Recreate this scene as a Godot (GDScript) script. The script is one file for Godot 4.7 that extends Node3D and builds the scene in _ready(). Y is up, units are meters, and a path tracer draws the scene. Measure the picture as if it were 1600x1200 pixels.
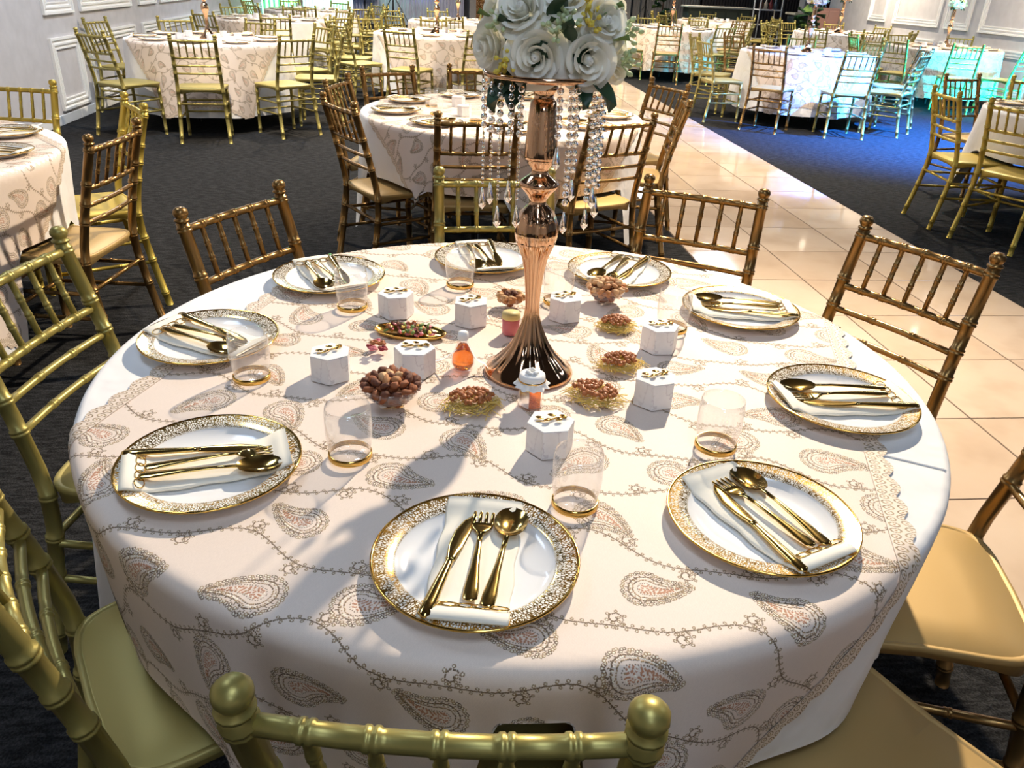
extends Node3D
# A banquet hall: a laid round table with a rose-gold centrepiece in front, more tables, chairs, a tiled aisle and panelled walls behind.

const CAM_H := 1.423
const YAW := 6.3406          # the hall's long axis against the camera's
const TOP := 0.76            # table-top height
const RT := 0.765            # table radius
var rng := RandomNumberGenerator.new()
var used := {}
var M := {}
var cam: Camera3D
const ORD := ["first", "second", "third", "fourth", "fifth", "sixth", "seventh", "eighth", "ninth", "tenth", "eleventh"]

# ------------------------------------------------------------------ scene helpers
func numbered(called: String) -> String:
	if not used.has(called):
		used[called] = 0
		return called
	used[called] += 1
	return "%s_%03d" % [called, used[called]]

func tag(o: Node, label: String, category: String, group := "") -> Node:
	o.set_meta("label", label)
	o.set_meta("category", category)
	if group != "":
		o.set_meta("group", group)
	return o

func thing(called: String, label: String, category: String, at := Vector3.ZERO, turn := 0.0, group := "") -> Node3D:
	var o := Node3D.new()
	o.name = numbered(called)
	add_child(o)
	o.position = at
	o.rotation_degrees.y = turn
	tag(o, label, category, group)
	return o

func mi(called: String, mesh: Mesh, mat: Material, parent: Node = null) -> MeshInstance3D:
	var o := MeshInstance3D.new()
	o.mesh = mesh
	o.material_override = mat
	if parent == null:
		o.name = numbered(called)
		add_child(o)
	else:
		o.name = called
		parent.add_child(o, true)
	return o

func struct(o: Node) -> Node:
	o.set_meta("kind", "structure")
	return o

func copy(o: Node3D, called: String, at: Vector3, turn := 0.0) -> Node3D:
	var c: Node3D = o.duplicate()
	c.name = numbered(called)
	add_child(c)
	c.position = at
	c.rotation_degrees = Vector3(0, turn, 0)
	return c

func hall(u: float, y: float, v: float) -> Vector3:      # hall axes (across, up, along) to the world
	var a := deg_to_rad(YAW)
	return Vector3(cos(a) * u + sin(a) * v, y, -sin(a) * u + cos(a) * v)

func hall_u(p: Vector3) -> float:
	var a := deg_to_rad(YAW)
	return cos(a) * p.x - sin(a) * p.z

func across(p: Vector3) -> float:                        # how far right a thing stands in the picture
	var q: Vector3 = cam.global_transform.affine_inverse() * p
	return q.x / maxf(0.01, -q.z)

func mat(c: Color, rough := 0.6, metal := 0.0, spec := 0.5) -> StandardMaterial3D:
	var m := StandardMaterial3D.new()
	m.albedo_color = c
	m.roughness = rough
	m.metallic = metal
	m.metallic_specular = spec
	return m

func rgb(r: int, g: int, b: int) -> Color:
	return Color(r / 255.0, g / 255.0, b / 255.0)

# ------------------------------------------------------------------ mesh helpers
func begin() -> SurfaceTool:
	var st := SurfaceTool.new()
	st.begin(Mesh.PRIMITIVE_TRIANGLES)
	return st

func done(st: SurfaceTool, flat := false) -> ArrayMesh:
	st.generate_normals()
	return st.commit()

func vert(st: SurfaceTool, p: Vector3, uv: Vector2) -> void:
	st.set_uv(uv)
	st.add_vertex(p)

func tri(st: SurfaceTool, a: Vector3, b: Vector3, c: Vector3) -> void:
	vert(st, a, Vector2.ZERO)
	vert(st, b, Vector2.ZERO)
	vert(st, c, Vector2.ZERO)

# a sheet of quads: p[i][j] with uv t[i][j]
func sheet(st: SurfaceTool, p: Array, t: Array = [], flip := false) -> void:
	for i in p.size() - 1:
		for j in p[i].size() - 1:
			var q := [p[i][j], p[i + 1][j], p[i + 1][j + 1], p[i][j + 1]]
			var w := [Vector2.ZERO, Vector2.ZERO, Vector2.ZERO, Vector2.ZERO]
			if t.size():
				w = [t[i][j], t[i + 1][j], t[i + 1][j + 1], t[i][j + 1]]
			var o := [0, 1, 2, 0, 2, 3] if not flip else [0, 2, 1, 0, 3, 2]
			for k in o:
				vert(st, q[k], w[k])

func flatq(st: SurfaceTool, a: Vector3, b: Vector3, c: Vector3, d: Vector3) -> void:
	st.set_smooth_group(-1)
	tri(st, a, b, c)
	tri(st, a, c, d)
	st.set_smooth_group(0)

func box(st: SurfaceTool, c: Vector3, s: Vector3, ch := 0.0) -> void:
	var h := s / 2.0
	ch = minf(ch, minf(h.x, minf(h.y, h.z)) * 0.9)
	if ch <= 0.0:
		for ax in 3:
			for sg in [-1.0, 1.0]:
				var n := Vector3.ZERO
				n[ax] = sg
				var u := Vector3.ZERO
				u[(ax + 1) % 3] = 1.0
				var v := n.cross(u)
				flatq(st, c + (n - u - v) * h, c + (n - u + v) * h, c + (n + u + v) * h, c + (n + u - v) * h)
		return
	# a chamfered box: three nested slabs, joined by their edges
	for ax in 3:
		for sg in [-1.0, 1.0]:
			var n := Vector3.ZERO
			n[ax] = sg
			var u := Vector3.ZERO
			u[(ax + 1) % 3] = 1.0
			var v := n.cross(u)
			var hu := (u * (h - Vector3.ONE * ch))
			var hv := (v * (h - Vector3.ONE * ch))
			var hn := n * h
			flatq(st, c + hn - hu - hv, c + hn - hu + hv, c + hn + hu + hv, c + hn + hu - hv)
			# edge strips towards +u side only, so every edge comes once per axis pair
			for s2 in [-1.0, 1.0]:
				var e: Vector3 = u * s2
				var eo: Vector3 = e * h
				var en := n * (h - Vector3.ONE * ch)
				flatq(st, c + hn + hu * s2 - hv, c + hn + hu * s2 + hv, c + en + eo + hv, c + en + eo - hv)
	for sx in [-1.0, 1.0]:
		for sy in [-1.0, 1.0]:
			for sz in [-1.0, 1.0]:
				var k := Vector3(sx, sy, sz)
				var i := h - Vector3.ONE * ch
				tri(st, c + k * Vector3(h.x, i.y, i.z), c + k * Vector3(i.x, h.y, i.z), c + k * Vector3(i.x, i.y, h.z))

# a turned shape: profile of (radius, height); lobes > 0 flutes the side
func lathe(st: SurfaceTool, prof: Array, seg := 24, at := Vector3.ZERO, lobes := 0, depth: Array = []) -> void:
	var p := []
	var t := []
	for i in prof.size():
		var row := []
		var tr := []
		var dp: float = depth[i] if depth.size() else 0.0
		for j in seg + 1:
			var a := TAU * j / seg
			var r: float = prof[i].x * (1.0 + dp * cos(lobes * a)) if lobes else prof[i].x
			row.append(at + Vector3(r * cos(a), prof[i].y, r * sin(a)))
			tr.append(Vector2(float(j) / seg, float(i) / (prof.size() - 1)))
		p.append(row)
		t.append(tr)
	sheet(st, p, t, true)

# a round bar along a path with a radius at each point
func tube(st: SurfaceTool, pts: Array, rad: Array, seg := 8, capped := true) -> void:
	var rows := []
	var nrm := Vector3.ZERO
	for i in pts.size():
		var d: Vector3 = (pts[mini(i + 1, pts.size() - 1)] - pts[maxi(i - 1, 0)])
		if d.length() < 1e-7:
			d = Vector3.UP
		d = d.normalized()
		if i == 0:
			nrm = d.cross(Vector3.RIGHT if absf(d.x) < 0.8 else Vector3.UP).normalized()
		nrm = (nrm - d * nrm.dot(d)).normalized()
		var b := d.cross(nrm)
		var row := []
		for j in seg + 1:
			var a := TAU * j / seg
			row.append(pts[i] + (nrm * cos(a) + b * sin(a)) * rad[i])
		rows.append(row)
	sheet(st, rows)
	if capped:
		for e in [0, pts.size() - 1]:
			for j in seg:
				tri(st, pts[e], rows[e][j], rows[e][j + 1])

# a bar with elliptic section along z: stations of [z, x, y, half width, half thickness]
func loft(st: SurfaceTool, s: Array, seg := 10) -> void:
	var rows := []
	for k in s:
		var row := []
		for j in seg + 1:
			var a := TAU * j / seg
			row.append(Vector3(k[1] + k[3] * cos(a), k[2] + k[4] * sin(a), k[0]))
		rows.append(row)
	sheet(st, rows)
	for e in [0, s.size() - 1]:
		for j in seg:
			tri(st, Vector3(s[e][1], s[e][2], s[e][0]), rows[e][j], rows[e][j + 1])

func ellipsoid(st: SurfaceTool, c: Vector3, r: Vector3, n := 8, b := Basis.IDENTITY, lumps := 0.0) -> void:
	var rows := []
	for i in n / 2 + 1:
		var e := PI * i / (n / 2) - PI / 2
		var row := []
		for j in n + 1:
			var a := TAU * (j % n) / n
			var k := 1.0 + lumps * sin(3.1 * a + 5.0 * e + r.x * 9000.0) * cos(e)
			row.append(c + b * (Vector3(cos(e) * cos(a), sin(e), cos(e) * sin(a)) * r * k))
		rows.append(row)
	sheet(st, rows, [], true)

# ring bumps of turned bamboo along a path
func bamboo(st: SurfaceTool, path: Array, r: float, rings: Array, seg := 10) -> void:
	var cum := [0.0]
	for i in path.size() - 1:
		cum.append(cum[i] + path[i].distance_to(path[i + 1]))
	var total: float = cum[-1]
	var st_d := []
	for i in path.size():
		st_d.append([cum[i], 1.0])
	for t in rings:
		var d: float = t * total
		for k in [[-0.0085, 1.0], [-0.0065, 1.17], [-0.002, 1.17], [0.0, 0.98], [0.002, 1.17], [0.0065, 1.17], [0.0085, 1.0]]:
			st_d.append([clampf(d + k[0], 0.0, total), k[1]])
	st_d.sort_custom(func(a, b): return a[0] < b[0])
	var pts := []
	var rad := []
	for q in st_d:
		var i := 0
		while i < path.size() - 2 and cum[i + 1] < q[0]:
			i += 1
		var f: float = (q[0] - cum[i]) / maxf(1e-6, cum[i + 1] - cum[i])
		var p: Vector3 = path[i].lerp(path[i + 1], f)
		if pts.size() and p.distance_to(pts[-1]) < 2e-4:
			continue
		pts.append(p)
		rad.append(r * q[1])
	tube(st, pts, rad, seg)

# ------------------------------------------------------------------ textures
func tex(im: Image) -> ImageTexture:
	im.generate_mipmaps()
	return ImageTexture.create_from_image(im)

func noise_tex(size: int, freq: float, ramp: Array, seed_ := 1, octaves := 4, as_bump := false) -> NoiseTexture2D:
	var n := FastNoiseLite.new()
	n.seed = seed_
	n.frequency = freq
	n.fractal_octaves = octaves
	var t := NoiseTexture2D.new()
	t.width = size
	t.height = size
	t.seamless = true
	t.noise = n
	if ramp.size():
		var g := Gradient.new()
		g.offsets = PackedFloat32Array(ramp.map(func(a): return a[0]))
		g.colors = PackedColorArray(ramp.map(func(a): return a[1]))
		t.color_ramp = g
	return t

var lace_im: Image
var lace_bump: Image
const LACE_PX := 1024
const LACE_M := 0.64

func dot(x: float, y: float, r: float, c: Color, h: float) -> void:
	var n := int(ceil(r))
	for dy in range(-n, n + 1):
		for dx in range(-n, n + 1):
			var d := sqrt(dx * dx + dy * dy)
			if d <= r:
				var px := posmod(int(x) + dx, LACE_PX)
				var py := posmod(int(y) + dy, LACE_PX)
				lace_im.set_pixel(px, py, c)
				var hh := h * (1.0 - 0.5 * d / maxf(r, 0.5))
				lace_bump.set_pixel(px, py, Color(hh, hh, hh))

func ring(x: float, y: float, r: float, c: Color, w := 1.2) -> void:
	var n := maxi(7, int(r * 2.4))
	for k in n:
		dot(x + r * cos(TAU * k / n), y + r * sin(TAU * k / n), w, c, 0.9)

func stitch(p: Vector2, r: float, c: Color, h := 0.85) -> void:
	dot(p.x + rng.randf_range(-0.7, 0.7), p.y + rng.randf_range(-0.7, 0.7), r, c, h)

# the outline of a paisley drop at equal steps: a round head whose tail bends to one side; k widens it about the spine
func drop_line(k: float, n: int) -> Array:
	var raw := []
	for i in 241:
		var t := i / 240.0
		var side := 1.0 if t < 0.5 else -1.0
		var f := t * 2.0 if t < 0.5 else 2.0 - t * 2.0
		f = (1.0 - cos(PI * f)) / 2.0
		var x := -0.36 * k + f * (1.0 + 0.36 * k + 0.16 * (k - 1.0))
		var w: float = 0.36 * k * (sqrt(maxf(0.0, 1.0 - pow(x / (0.36 * k), 2.0))) if x < 0.0 else pow(maxf(0.0, 1.0 - x / (1.0 + 0.16 * (k - 1.0))), 0.62))
		var bend := 0.55 * maxf(x, 0.0) * maxf(x, 0.0)
		raw.append(Vector2(x * 0.95, w * side + bend))
	var cum := [0.0]
	for i in 240:
		cum.append(cum[i] + raw[i].distance_to(raw[i + 1]))
	var out := []
	var j := 0
	for i in n:
		var d: float = cum[-1] * i / n
		while cum[j + 1] < d:
			j += 1
		out.append(raw[j].lerp(raw[j + 1], (d - cum[j]) / maxf(1e-6, cum[j + 1] - cum[j])))
	return out

func paisley(at: Vector2, turn: float, s: float, flip: float) -> void:
	var dark := rgb(118, 97, 76)
	var gold := rgb(166, 138, 102)
	var pale := rgb(246, 238, 220)
	var copper := rgb(190, 134, 102)
	var place := func(p: Vector2) -> Vector2:
		return at + Vector2(p.x, p.y * flip).rotated(turn) * s
	# little three-petal sprigs outside
	var outer := drop_line(1.55, 27)
	var line := drop_line(1.26, 27)
	for i in 27:
		var p: Vector2 = place.call(outer[i])
		var q: Vector2 = place.call(line[i])
		var d := (p - q).normalized()
		for m in [-0.9, 0.0, 0.9]:
			var e: Vector2 = p + d.rotated(m) * s * 0.075
			ring(e.x, e.y, s * 0.036, dark if (i + int(m)) % 2 else gold, 1.15)
			stitch(e, 1.5, pale, 0.7)
		for m in 4:
			stitch(q.lerp(p, m / 4.0), 1.3, dark)
	for p in drop_line(1.26, 120):
		stitch(place.call(p), 1.5, dark if rng.randf() < 0.75 else gold, 0.9)
	for p in drop_line(1.12, 70):
		stitch(place.call(p), 1.7, pale if rng.randf() < 0.6 else gold, 0.8)
	for p in drop_line(0.92, 80):
		stitch(place.call(p), 1.5, gold if rng.randf() < 0.6 else dark, 0.8)
	# sequins inside: a copper eye in a pale field
	for i in 5:
		var k := 0.08 + i * 0.09
		for p in drop_line(k, int(10 + 40 * k)):
			stitch(place.call(p * Vector2(0.9, 1.0)), 2.1, copper if k < 0.5 and rng.randf() < 0.8 else (pale if rng.randf() < 0.7 else gold), 0.65)
	for p in drop_line(0.58, 44):
		stitch(place.call(p), 1.4, dark, 0.8)

func curl(at: Vector2, turn: float, r: float, way: float) -> void:
	var dark := rgb(124, 103, 80)
	for k in 34:
		var q := at + Vector2(r * (1.0 - k / 42.0), 0).rotated(turn + way * k * 0.26)
		stitch(q, 1.5, dark)
		if k % 4 == 0:
			var e := q + (q - at).normalized() * 5.0
			ring(e.x, e.y, 2.8, rgb(150, 124, 92), 1.0)
			stitch(e, 1.1, rgb(246, 238, 220), 0.7)

# a stem that winds across the whole cloth and meets itself at the edge
func vine(y: float, amp: float, phase: float) -> void:
	var dark := rgb(124, 103, 80)
	for i in 440:
		var x := i * LACE_PX / 440.0
		var a := TAU * 2.0 * x / LACE_PX + phase
		var p := Vector2(x, y + amp * sin(a) + 0.35 * amp * sin(2.0 * a + 1.0))
		stitch(p, 1.6, dark)
		if i % 4 == 0:
			var q := p + Vector2(0, 6.0 if i % 8 else -6.0)
			ring(q.x, q.y, 2.7, rgb(150, 124, 92), 1.0)
			stitch(q, 1.2, rgb(246, 238, 220), 0.7)
		if i % 55 == 20:
			curl(p + Vector2(0, 19.0 if i % 110 == 20 else -19.0), PI / 2 if i % 110 != 20 else -PI / 2, 19.0, 1.0 if i % 110 == 20 else -1.0)

func make_lace() -> void:
	lace_im = Image.create(LACE_PX, LACE_PX, false, Image.FORMAT_RGB8)
	lace_bump = Image.create(LACE_PX, LACE_PX, false, Image.FORMAT_RGB8)
	var data := PackedByteArray()
	data.resize(LACE_PX * LACE_PX * 3)
	var i := 0
	for y in LACE_PX:
		for x in LACE_PX:
			var k := 4 if (x + y) % 4 == 0 else (-3 if (x - y) % 4 == 0 else 0)
			k += (hash(x * 7919 + y) & 7) - 4
			data[i] = 233 + k
			data[i + 1] = 216 + k
			data[i + 2] = 202 + k
			i += 3
	lace_im = Image.create_from_data(LACE_PX, LACE_PX, false, Image.FORMAT_RGB8, data)
	lace_bump.fill(Color(0.25, 0.25, 0.25))
	rng.seed = 77
	for r in 5:
		vine((r + 0.98) * LACE_PX / 5.0, 34.0, r * 2.3)
	for r in 5:
		for c in 4:
			var k := r * 4 + c
			var at := Vector2((c + (0.5 if r % 2 else 0.0)) * 256 + rng.randf_range(-20, 20), (r + 0.5) * LACE_PX / 5.0 + rng.randf_range(-10, 10))
			var turn: float = [0.35, 2.7, -0.5, 3.6, 0.1, 2.9][(k + r) % 6] + rng.randf_range(-0.3, 0.3)
			paisley(at + Vector2(-26, 0).rotated(turn), turn, 82.0 + rng.randf_range(-6, 8), 1.0 if k % 3 else -1.0)

# ------------------------------------------------------------------ camera, air and lights
func set_stage() -> void:
	cam = Camera3D.new()
	cam.name = "camera"
	add_child(cam)
	var pitch := deg_to_rad(27.526)
	var roll := deg_to_rad(2.628)
	var fw := Vector3(0, -sin(pitch), -cos(pitch))
	var up := Vector3(0, cos(pitch), -sin(pitch))
	var rt := Vector3.RIGHT
	var r2 := rt * cos(roll) + up * sin(roll)
	var u2 := -rt * sin(roll) + up * cos(roll)
	cam.transform = Transform3D(Basis(r2, u2, -fw), Vector3(0, CAM_H, 0))
	cam.fov = 52.321
	cam.near = 0.05
	cam.far = 100.0
	cam.current = true
	var we := WorldEnvironment.new()
	we.name = "world_environment"
	var e := Environment.new()
	e.background_mode = Environment.BG_COLOR
	e.background_color = Color(0.02, 0.02, 0.025)
	e.tonemap_mode = Environment.TONE_MAPPER_LINEAR
	e.tonemap_exposure = 1.06
	e.sdfgi_enabled = true
	e.ssao_enabled = true
	e.ssil_enabled = true
	we.environment = e
	add_child(we)

const CEIL := 3.3
# unseen ceiling spots placed to light the tables and far curtains: x, z, energy, warm
var spots := [
	[1.25, -4.25, 34.0], [-2.3, -5.9, 14.0], [-1.9, -9.6, 22.0], [0.9, -7.6, 16.0], [3.4, -7.7, 15.0], [-1.9, -13.4, 24.0], [1.3, -12.2, 22.0],
	[6.3, -11.46, 16.0], [5.92, -15.95, 22.0], [2.6, -16.6, 22.0], [-2.6, -18.0, 22.0], [-2.7, -22.6, 26.0], [3.4, -22.4, 26.0],
]
# unseen ceiling panels, the last lighting the roses, in hall axes: u, v, energy
var panels := [[-1.6, -2.6, 2.0], [4.9, -2.4, 2.0], [-1.8, -7.5, 7.0], [5.2, -7.5, 4.0], [-1.6, -13.0, 7.0], [5.2, -13.5, 7.0], [-1.0, -19.0, 5.0], [5.0, -19.5, 5.0], [0.2, 2.4, 2.0], [0.3, 0.2, 1.6]]

func make_lights() -> void:
	var disc := begin()
	lathe(disc, [Vector2(0.0, 0.0), Vector2(0.05, 0.0)], 20)
	var disc_m := done(disc)
	var rim := begin()
	lathe(rim, [Vector2(0.052, 0.012), Vector2(0.052, -0.004), Vector2(0.06, -0.008), Vector2(0.075, -0.004), Vector2(0.078, 0.0)], 24)
	var rim_m := done(rim)
	for i in spots.size():
		var s: Array = spots[i]
		var t := thing("unseen_ceiling_spotlight", "unseen ceiling spotlight placed to light the hall below it", "ceiling light", Vector3(s[0], CEIL, s[1]), 0, "unseen ceiling spotlights")
		mi("trim_ring", rim_m, M.white_paint, t)
		var d := mi("glowing_lens", disc_m, M.warm_glow, t)
		d.position.y = -0.002
		var l := SpotLight3D.new()
		l.name = "light"
		t.add_child(l)
		l.position.y = -0.02
		if i == 0:
			l.look_at_from_position(Vector3(s[0], CEIL - 0.02, s[1]), Vector3(0.2, 0.76, -1.6))
			l.spot_angle = 72
		else:
			l.rotation_degrees.x = -90
			l.spot_angle = 68
		l.spot_range = 40
		l.spot_attenuation = 2
		l.light_energy = s[2]
		l.light_color = Color(1.0, 0.93, 0.83)
		l.light_size = 0.05
		l.shadow_enabled = true
	var pan := begin()
	box(pan, Vector3(0, -0.006, 0), Vector3(0.58, 0.01, 1.18))
	var pan_m := done(pan)
	for s in panels:
		var t := thing("unseen_ceiling_panel", "unseen ceiling panel placed for cool light between the spotlights", "ceiling light", hall(s[0], CEIL, s[1]), YAW, "unseen ceiling panel lights")
		var fr := begin()
		for k in [-1, 1]:
			box(fr, Vector3(k * 0.3, -0.01, 0), Vector3(0.03, 0.02, 1.24))
			box(fr, Vector3(0, -0.01, k * 0.605), Vector3(0.6, 0.02, 0.03))
		mi("frame", done(fr), M.white_paint, t)
		mi("glowing_diffuser", pan_m, M.cool_glow, t)
		var l := AreaLight3D.new()
		l.name = "light"
		t.add_child(l)
		l.position.y = -0.03
		l.rotation_degrees.x = -90
		l.area_size = Vector2(0.58, 1.18)
		l.light_energy = s[2]
		l.light_color = Color(0.80, 0.89, 1.0)
		l.area_range = 40
		l.area_attenuation = 2
		l.shadow_enabled = true

# a stage light on a short foot, mostly unseen, placed for the coloured light it throws
func par_can(at: Vector3, target: Vector3, c: Color, energy: float, angle: float, label: String, hung := false) -> void:
	var t := thing("stage_light", label, "stage light", at)
	var st := begin()
	box(st, Vector3(0, 0.328 if hung else 0.012, 0), Vector3(0.2, 0.024, 0.2), 0.004)
	for s in [-1, 1]:
		box(st, Vector3(s * 0.11, 0.26 if hung else 0.13, 0), Vector3(0.012, 0.15 if hung else 0.24, 0.04), 0.002)
	mi("foot", done(st), M.black, t)
	var head := Node3D.new()
	head.name = "head"
	t.add_child(head)
	head.position.y = 0.22
	head.look_at_from_position(at + Vector3(0, 0.22, 0), target)
	st = begin()
	lathe(st, [Vector2(0.0, -0.16), Vector2(0.06, -0.16), Vector2(0.085, -0.1), Vector2(0.095, 0.06), Vector2(0.09, 0.06), Vector2(0.085, 0.0)], 20)
	var can := mi("housing", done(st), M.black, head)
	can.rotation_degrees.x = -90
	st = begin()
	lathe(st, [Vector2(0.0, 0.0), Vector2(0.085, 0.0)], 20)
	var g := mat(c, 0.5)
	g.emission_enabled = true
	g.emission = c
	g.emission_energy_multiplier = 4.0
	var lens := mi("glowing_lens", done(st), g, head)
	lens.rotation_degrees.x = -90
	var l := SpotLight3D.new()
	l.name = "light"
	head.add_child(l)
	l.position.z = -0.065
	l.spot_angle = angle
	l.spot_range = 40
	l.spot_attenuation = 2
	l.light_energy = energy
	l.light_color = c
	l.light_size = 0.08
	l.shadow_enabled = true

# ------------------------------------------------------------------ materials
func make_materials() -> void:
	M.white_paint = mat(rgb(236, 235, 232), 0.45)
	M.ceiling = mat(rgb(70, 70, 74), 0.9)
	M.wall = mat(rgb(196, 193, 194), 0.8)
	M.wall.albedo_texture = noise_tex(256, 0.02, [[0.0, Color(0.94, 0.94, 0.94)], [1.0, Color(1, 1, 1)]], 5)
	M.wall.uv1_triplanar = true
	M.black = mat(rgb(22, 22, 24), 0.45)
	M.warm_glow = mat(Color.WHITE)
	M.warm_glow.emission_enabled = true
	M.warm_glow.emission = Color(1.0, 0.93, 0.83)
	M.warm_glow.emission_energy_multiplier = 30.0
	M.cool_glow = mat(Color.WHITE)
	M.cool_glow.emission_enabled = true
	M.cool_glow.emission = Color(0.86, 0.92, 1.0)
	M.cool_glow.emission_energy_multiplier = 3.0
	# floor
	var cn := FastNoiseLite.new()
	cn.seed = 9
	cn.frequency = 0.03
	cn.fractal_octaves = 3
	var cim := Image.create(512, 512, false, Image.FORMAT_RGB8)
	var cbm := Image.create(512, 512, false, Image.FORMAT_RGB8)
	for y in 512:
		for x in 512:
			var band := 0.5 + 0.5 * cn.get_noise_2d(x * 0.9, y * 4.2)
			var fine := float(hash(x * 7349 + y * 131) & 255) / 255.0
			var k := clampf(smoothstep(0.2, 0.8, band) * 0.36 + 0.5 * fine + 0.02, 0.0, 1.0)
			cim.set_pixel(x, y, Color(0.06 + 0.215 * k, 0.06 + 0.215 * k, 0.062 + 0.215 * k))
			var h := 0.4 * band + 0.6 * fine
			cbm.set_pixel(x, y, Color(h, h, h))
	M.carpet = mat(Color.WHITE, 1.0, 0.0, 0.2)
	M.carpet.albedo_texture = tex(cim)
	M.carpet.uv1_scale = Vector3(1, 1, 1)
	M.carpet.heightmap_enabled = true
	M.carpet.heightmap_texture = tex(cbm)
	M.carpet.heightmap_scale = 0.4
	M.tiles = []
	for k in 3:
		var m := mat([rgb(204, 184, 163), rgb(198, 177, 155), rgb(208, 189, 169)][k], 0.07)
		m.albedo_texture = noise_tex(256, 0.012, [[0.0, Color(0.93, 0.91, 0.89)], [0.5, Color(0.99, 0.98, 0.97)], [1.0, Color(1, 1, 1)]], 20 + k)
		m.uv1_triplanar = true
		m.uv1_scale = Vector3(0.8, 0.8, 0.8)
		M.tiles.append(m)
	M.grout = mat(rgb(92, 74, 60), 0.9)
	# chairs
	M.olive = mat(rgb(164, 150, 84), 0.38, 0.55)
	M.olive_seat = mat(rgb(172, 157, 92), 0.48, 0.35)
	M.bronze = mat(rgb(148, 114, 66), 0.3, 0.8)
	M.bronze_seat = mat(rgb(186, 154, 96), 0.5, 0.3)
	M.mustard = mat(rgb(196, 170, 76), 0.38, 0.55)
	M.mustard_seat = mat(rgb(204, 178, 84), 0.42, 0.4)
	# cloths
	M.cloth = mat(rgb(240, 238, 236), 0.85, 0.0, 0.3)
	M.cloth.heightmap_enabled = true
	M.cloth.heightmap_texture = noise_tex(512, 0.006, [], 31, 4)
	M.cloth.heightmap_scale = 0.6
	M.cloth.uv1_scale = Vector3(1.3, 1.3, 1.3)
	make_lace()
	M.lace = mat(Color.WHITE, 0.62, 0.0, 0.5)
	M.lace.albedo_texture = tex(lace_im)
	M.lace.heightmap_enabled = true
	M.lace.heightmap_texture = tex(lace_bump)
	M.lace.heightmap_scale = 0.12
	M.lace.uv1_scale = Vector3(1.0 / LACE_M, 1.0 / LACE_M, 1.0)
	# the scalloped hem: rows of little rings
	var him := Image.create(256, 64, false, Image.FORMAT_RGB8)
	him.fill(rgb(232, 216, 200))
	for x in 256:
		for y in 64:
			var lx := fmod(x + (16.0 if (y / 32) % 2 else 0.0), 32.0) - 16.0
			var ly := fmod(y, 32.0) - 16.0
			var d := sqrt(lx * lx + ly * ly)
			if absf(d - 11.0) < 2.2:
				him.set_pixel(x, y, rgb(140, 116, 88) if hash(x / 3 * 13 + y / 3) % 3 else rgb(206, 184, 150))
			elif d < 3.5:
				him.set_pixel(x, y, rgb(176, 144, 104))
	M.hem = mat(Color.WHITE, 0.55)
	M.hem.albedo_texture = tex(him)
	# table ware
	M.china = mat(rgb(240, 240, 240), 0.12)
	var pim := Image.create(512, 64, false, Image.FORMAT_RGB8)
	var pmm := Image.create(512, 64, false, Image.FORMAT_RGB8)
	var pn := FastNoiseLite.new()
	pn.noise_type = FastNoiseLite.TYPE_CELLULAR
	pn.cellular_return_type = FastNoiseLite.RETURN_DISTANCE2_SUB
	pn.frequency = 0.11
	pn.seed = 4
	for y in 64:
		for x in 512:
			var a := TAU * x / 512.0
			var w := pn.get_noise_3d(cos(a) * 82.0, sin(a) * 82.0, y * 1.0)
			var on := w < -0.83 + 0.05 * float(y) / 63.0 and y > 3 or y > 60
			pim.set_pixel(x, y, rgb(214, 170, 84) if on else rgb(240, 238, 232))
			pmm.set_pixel(x, y, Color(1, 1, 1) if on else Color(0, 0, 0))
	M.rim = mat(Color.WHITE, 0.18, 1.0)
	M.rim.albedo_texture = tex(pim)
	M.rim.metallic_texture = tex(pmm)
	M.rim.uv1_scale = Vector3(4, 1, 1)
	M.gold = mat(rgb(226, 184, 100), 0.14, 1.0)
	M.cutlery = mat(rgb(222, 188, 112), 0.13, 1.0)
	M.rose_gold = mat(rgb(222, 178, 140), 0.09, 1.0)
	M.napkin = mat(rgb(248, 242, 226), 0.9)
	M.clear = mat(Color(1, 1, 1, 0.06), 0.02)
	M.clear.transparency = BaseMaterial3D.TRANSPARENCY_ALPHA
	M.crystal = mat(Color(1, 1, 1, 0.0), 0.0)
	M.crystal.refraction_enabled = true
	M.crystal.refraction_scale = 0.05
	M.honey = mat(Color(1.0, 0.56, 0.10, 0.12), 0.05)
	M.honey.refraction_enabled = true
	M.honey.refraction_scale = 0.045
	M.pink = mat(rgb(214, 120, 128), 0.35)
	M.lid = mat(rgb(226, 206, 140), 0.5)
	M.fabric_white = mat(rgb(244, 243, 240), 0.9)
	M.marble = mat(rgb(240, 239, 240), 0.4)
	M.marble.albedo_texture = noise_tex(256, 0.012, [[0.0, Color(0.97, 0.97, 0.97)], [0.44, Color(0.99, 0.99, 0.99)], [0.5, Color(0.88, 0.87, 0.88)], [0.56, Color(0.98, 0.98, 0.98)], [1.0, Color(1, 1, 1)]], 41)
	M.marble.uv1_triplanar = true
	M.marble.uv1_scale = Vector3(7, 7, 7)
	M.nuts = []
	for c in [rgb(150, 86, 48), rgb(192, 134, 84), rgb(102, 54, 30), rgb(216, 172, 124)]:
		M.nuts.append(mat(c, 0.7))
	M.straw = mat(rgb(230, 200, 104), 0.6)
	M.candied = mat(rgb(172, 104, 56), 0.3)
	M.petal = mat(rgb(251, 249, 240), 0.7)
	M.petal.backlight_enabled = true
	M.petal.backlight = Color(0.7, 0.69, 0.62)
	M.leaf = mat(rgb(34, 66, 40), 0.5)
	M.leaf_light = mat(rgb(110, 140, 74), 0.6)
	M.bud = mat(rgb(196, 210, 160), 0.6)
	M.bud_yellow = mat(rgb(228, 206, 84), 0.6)
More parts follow.
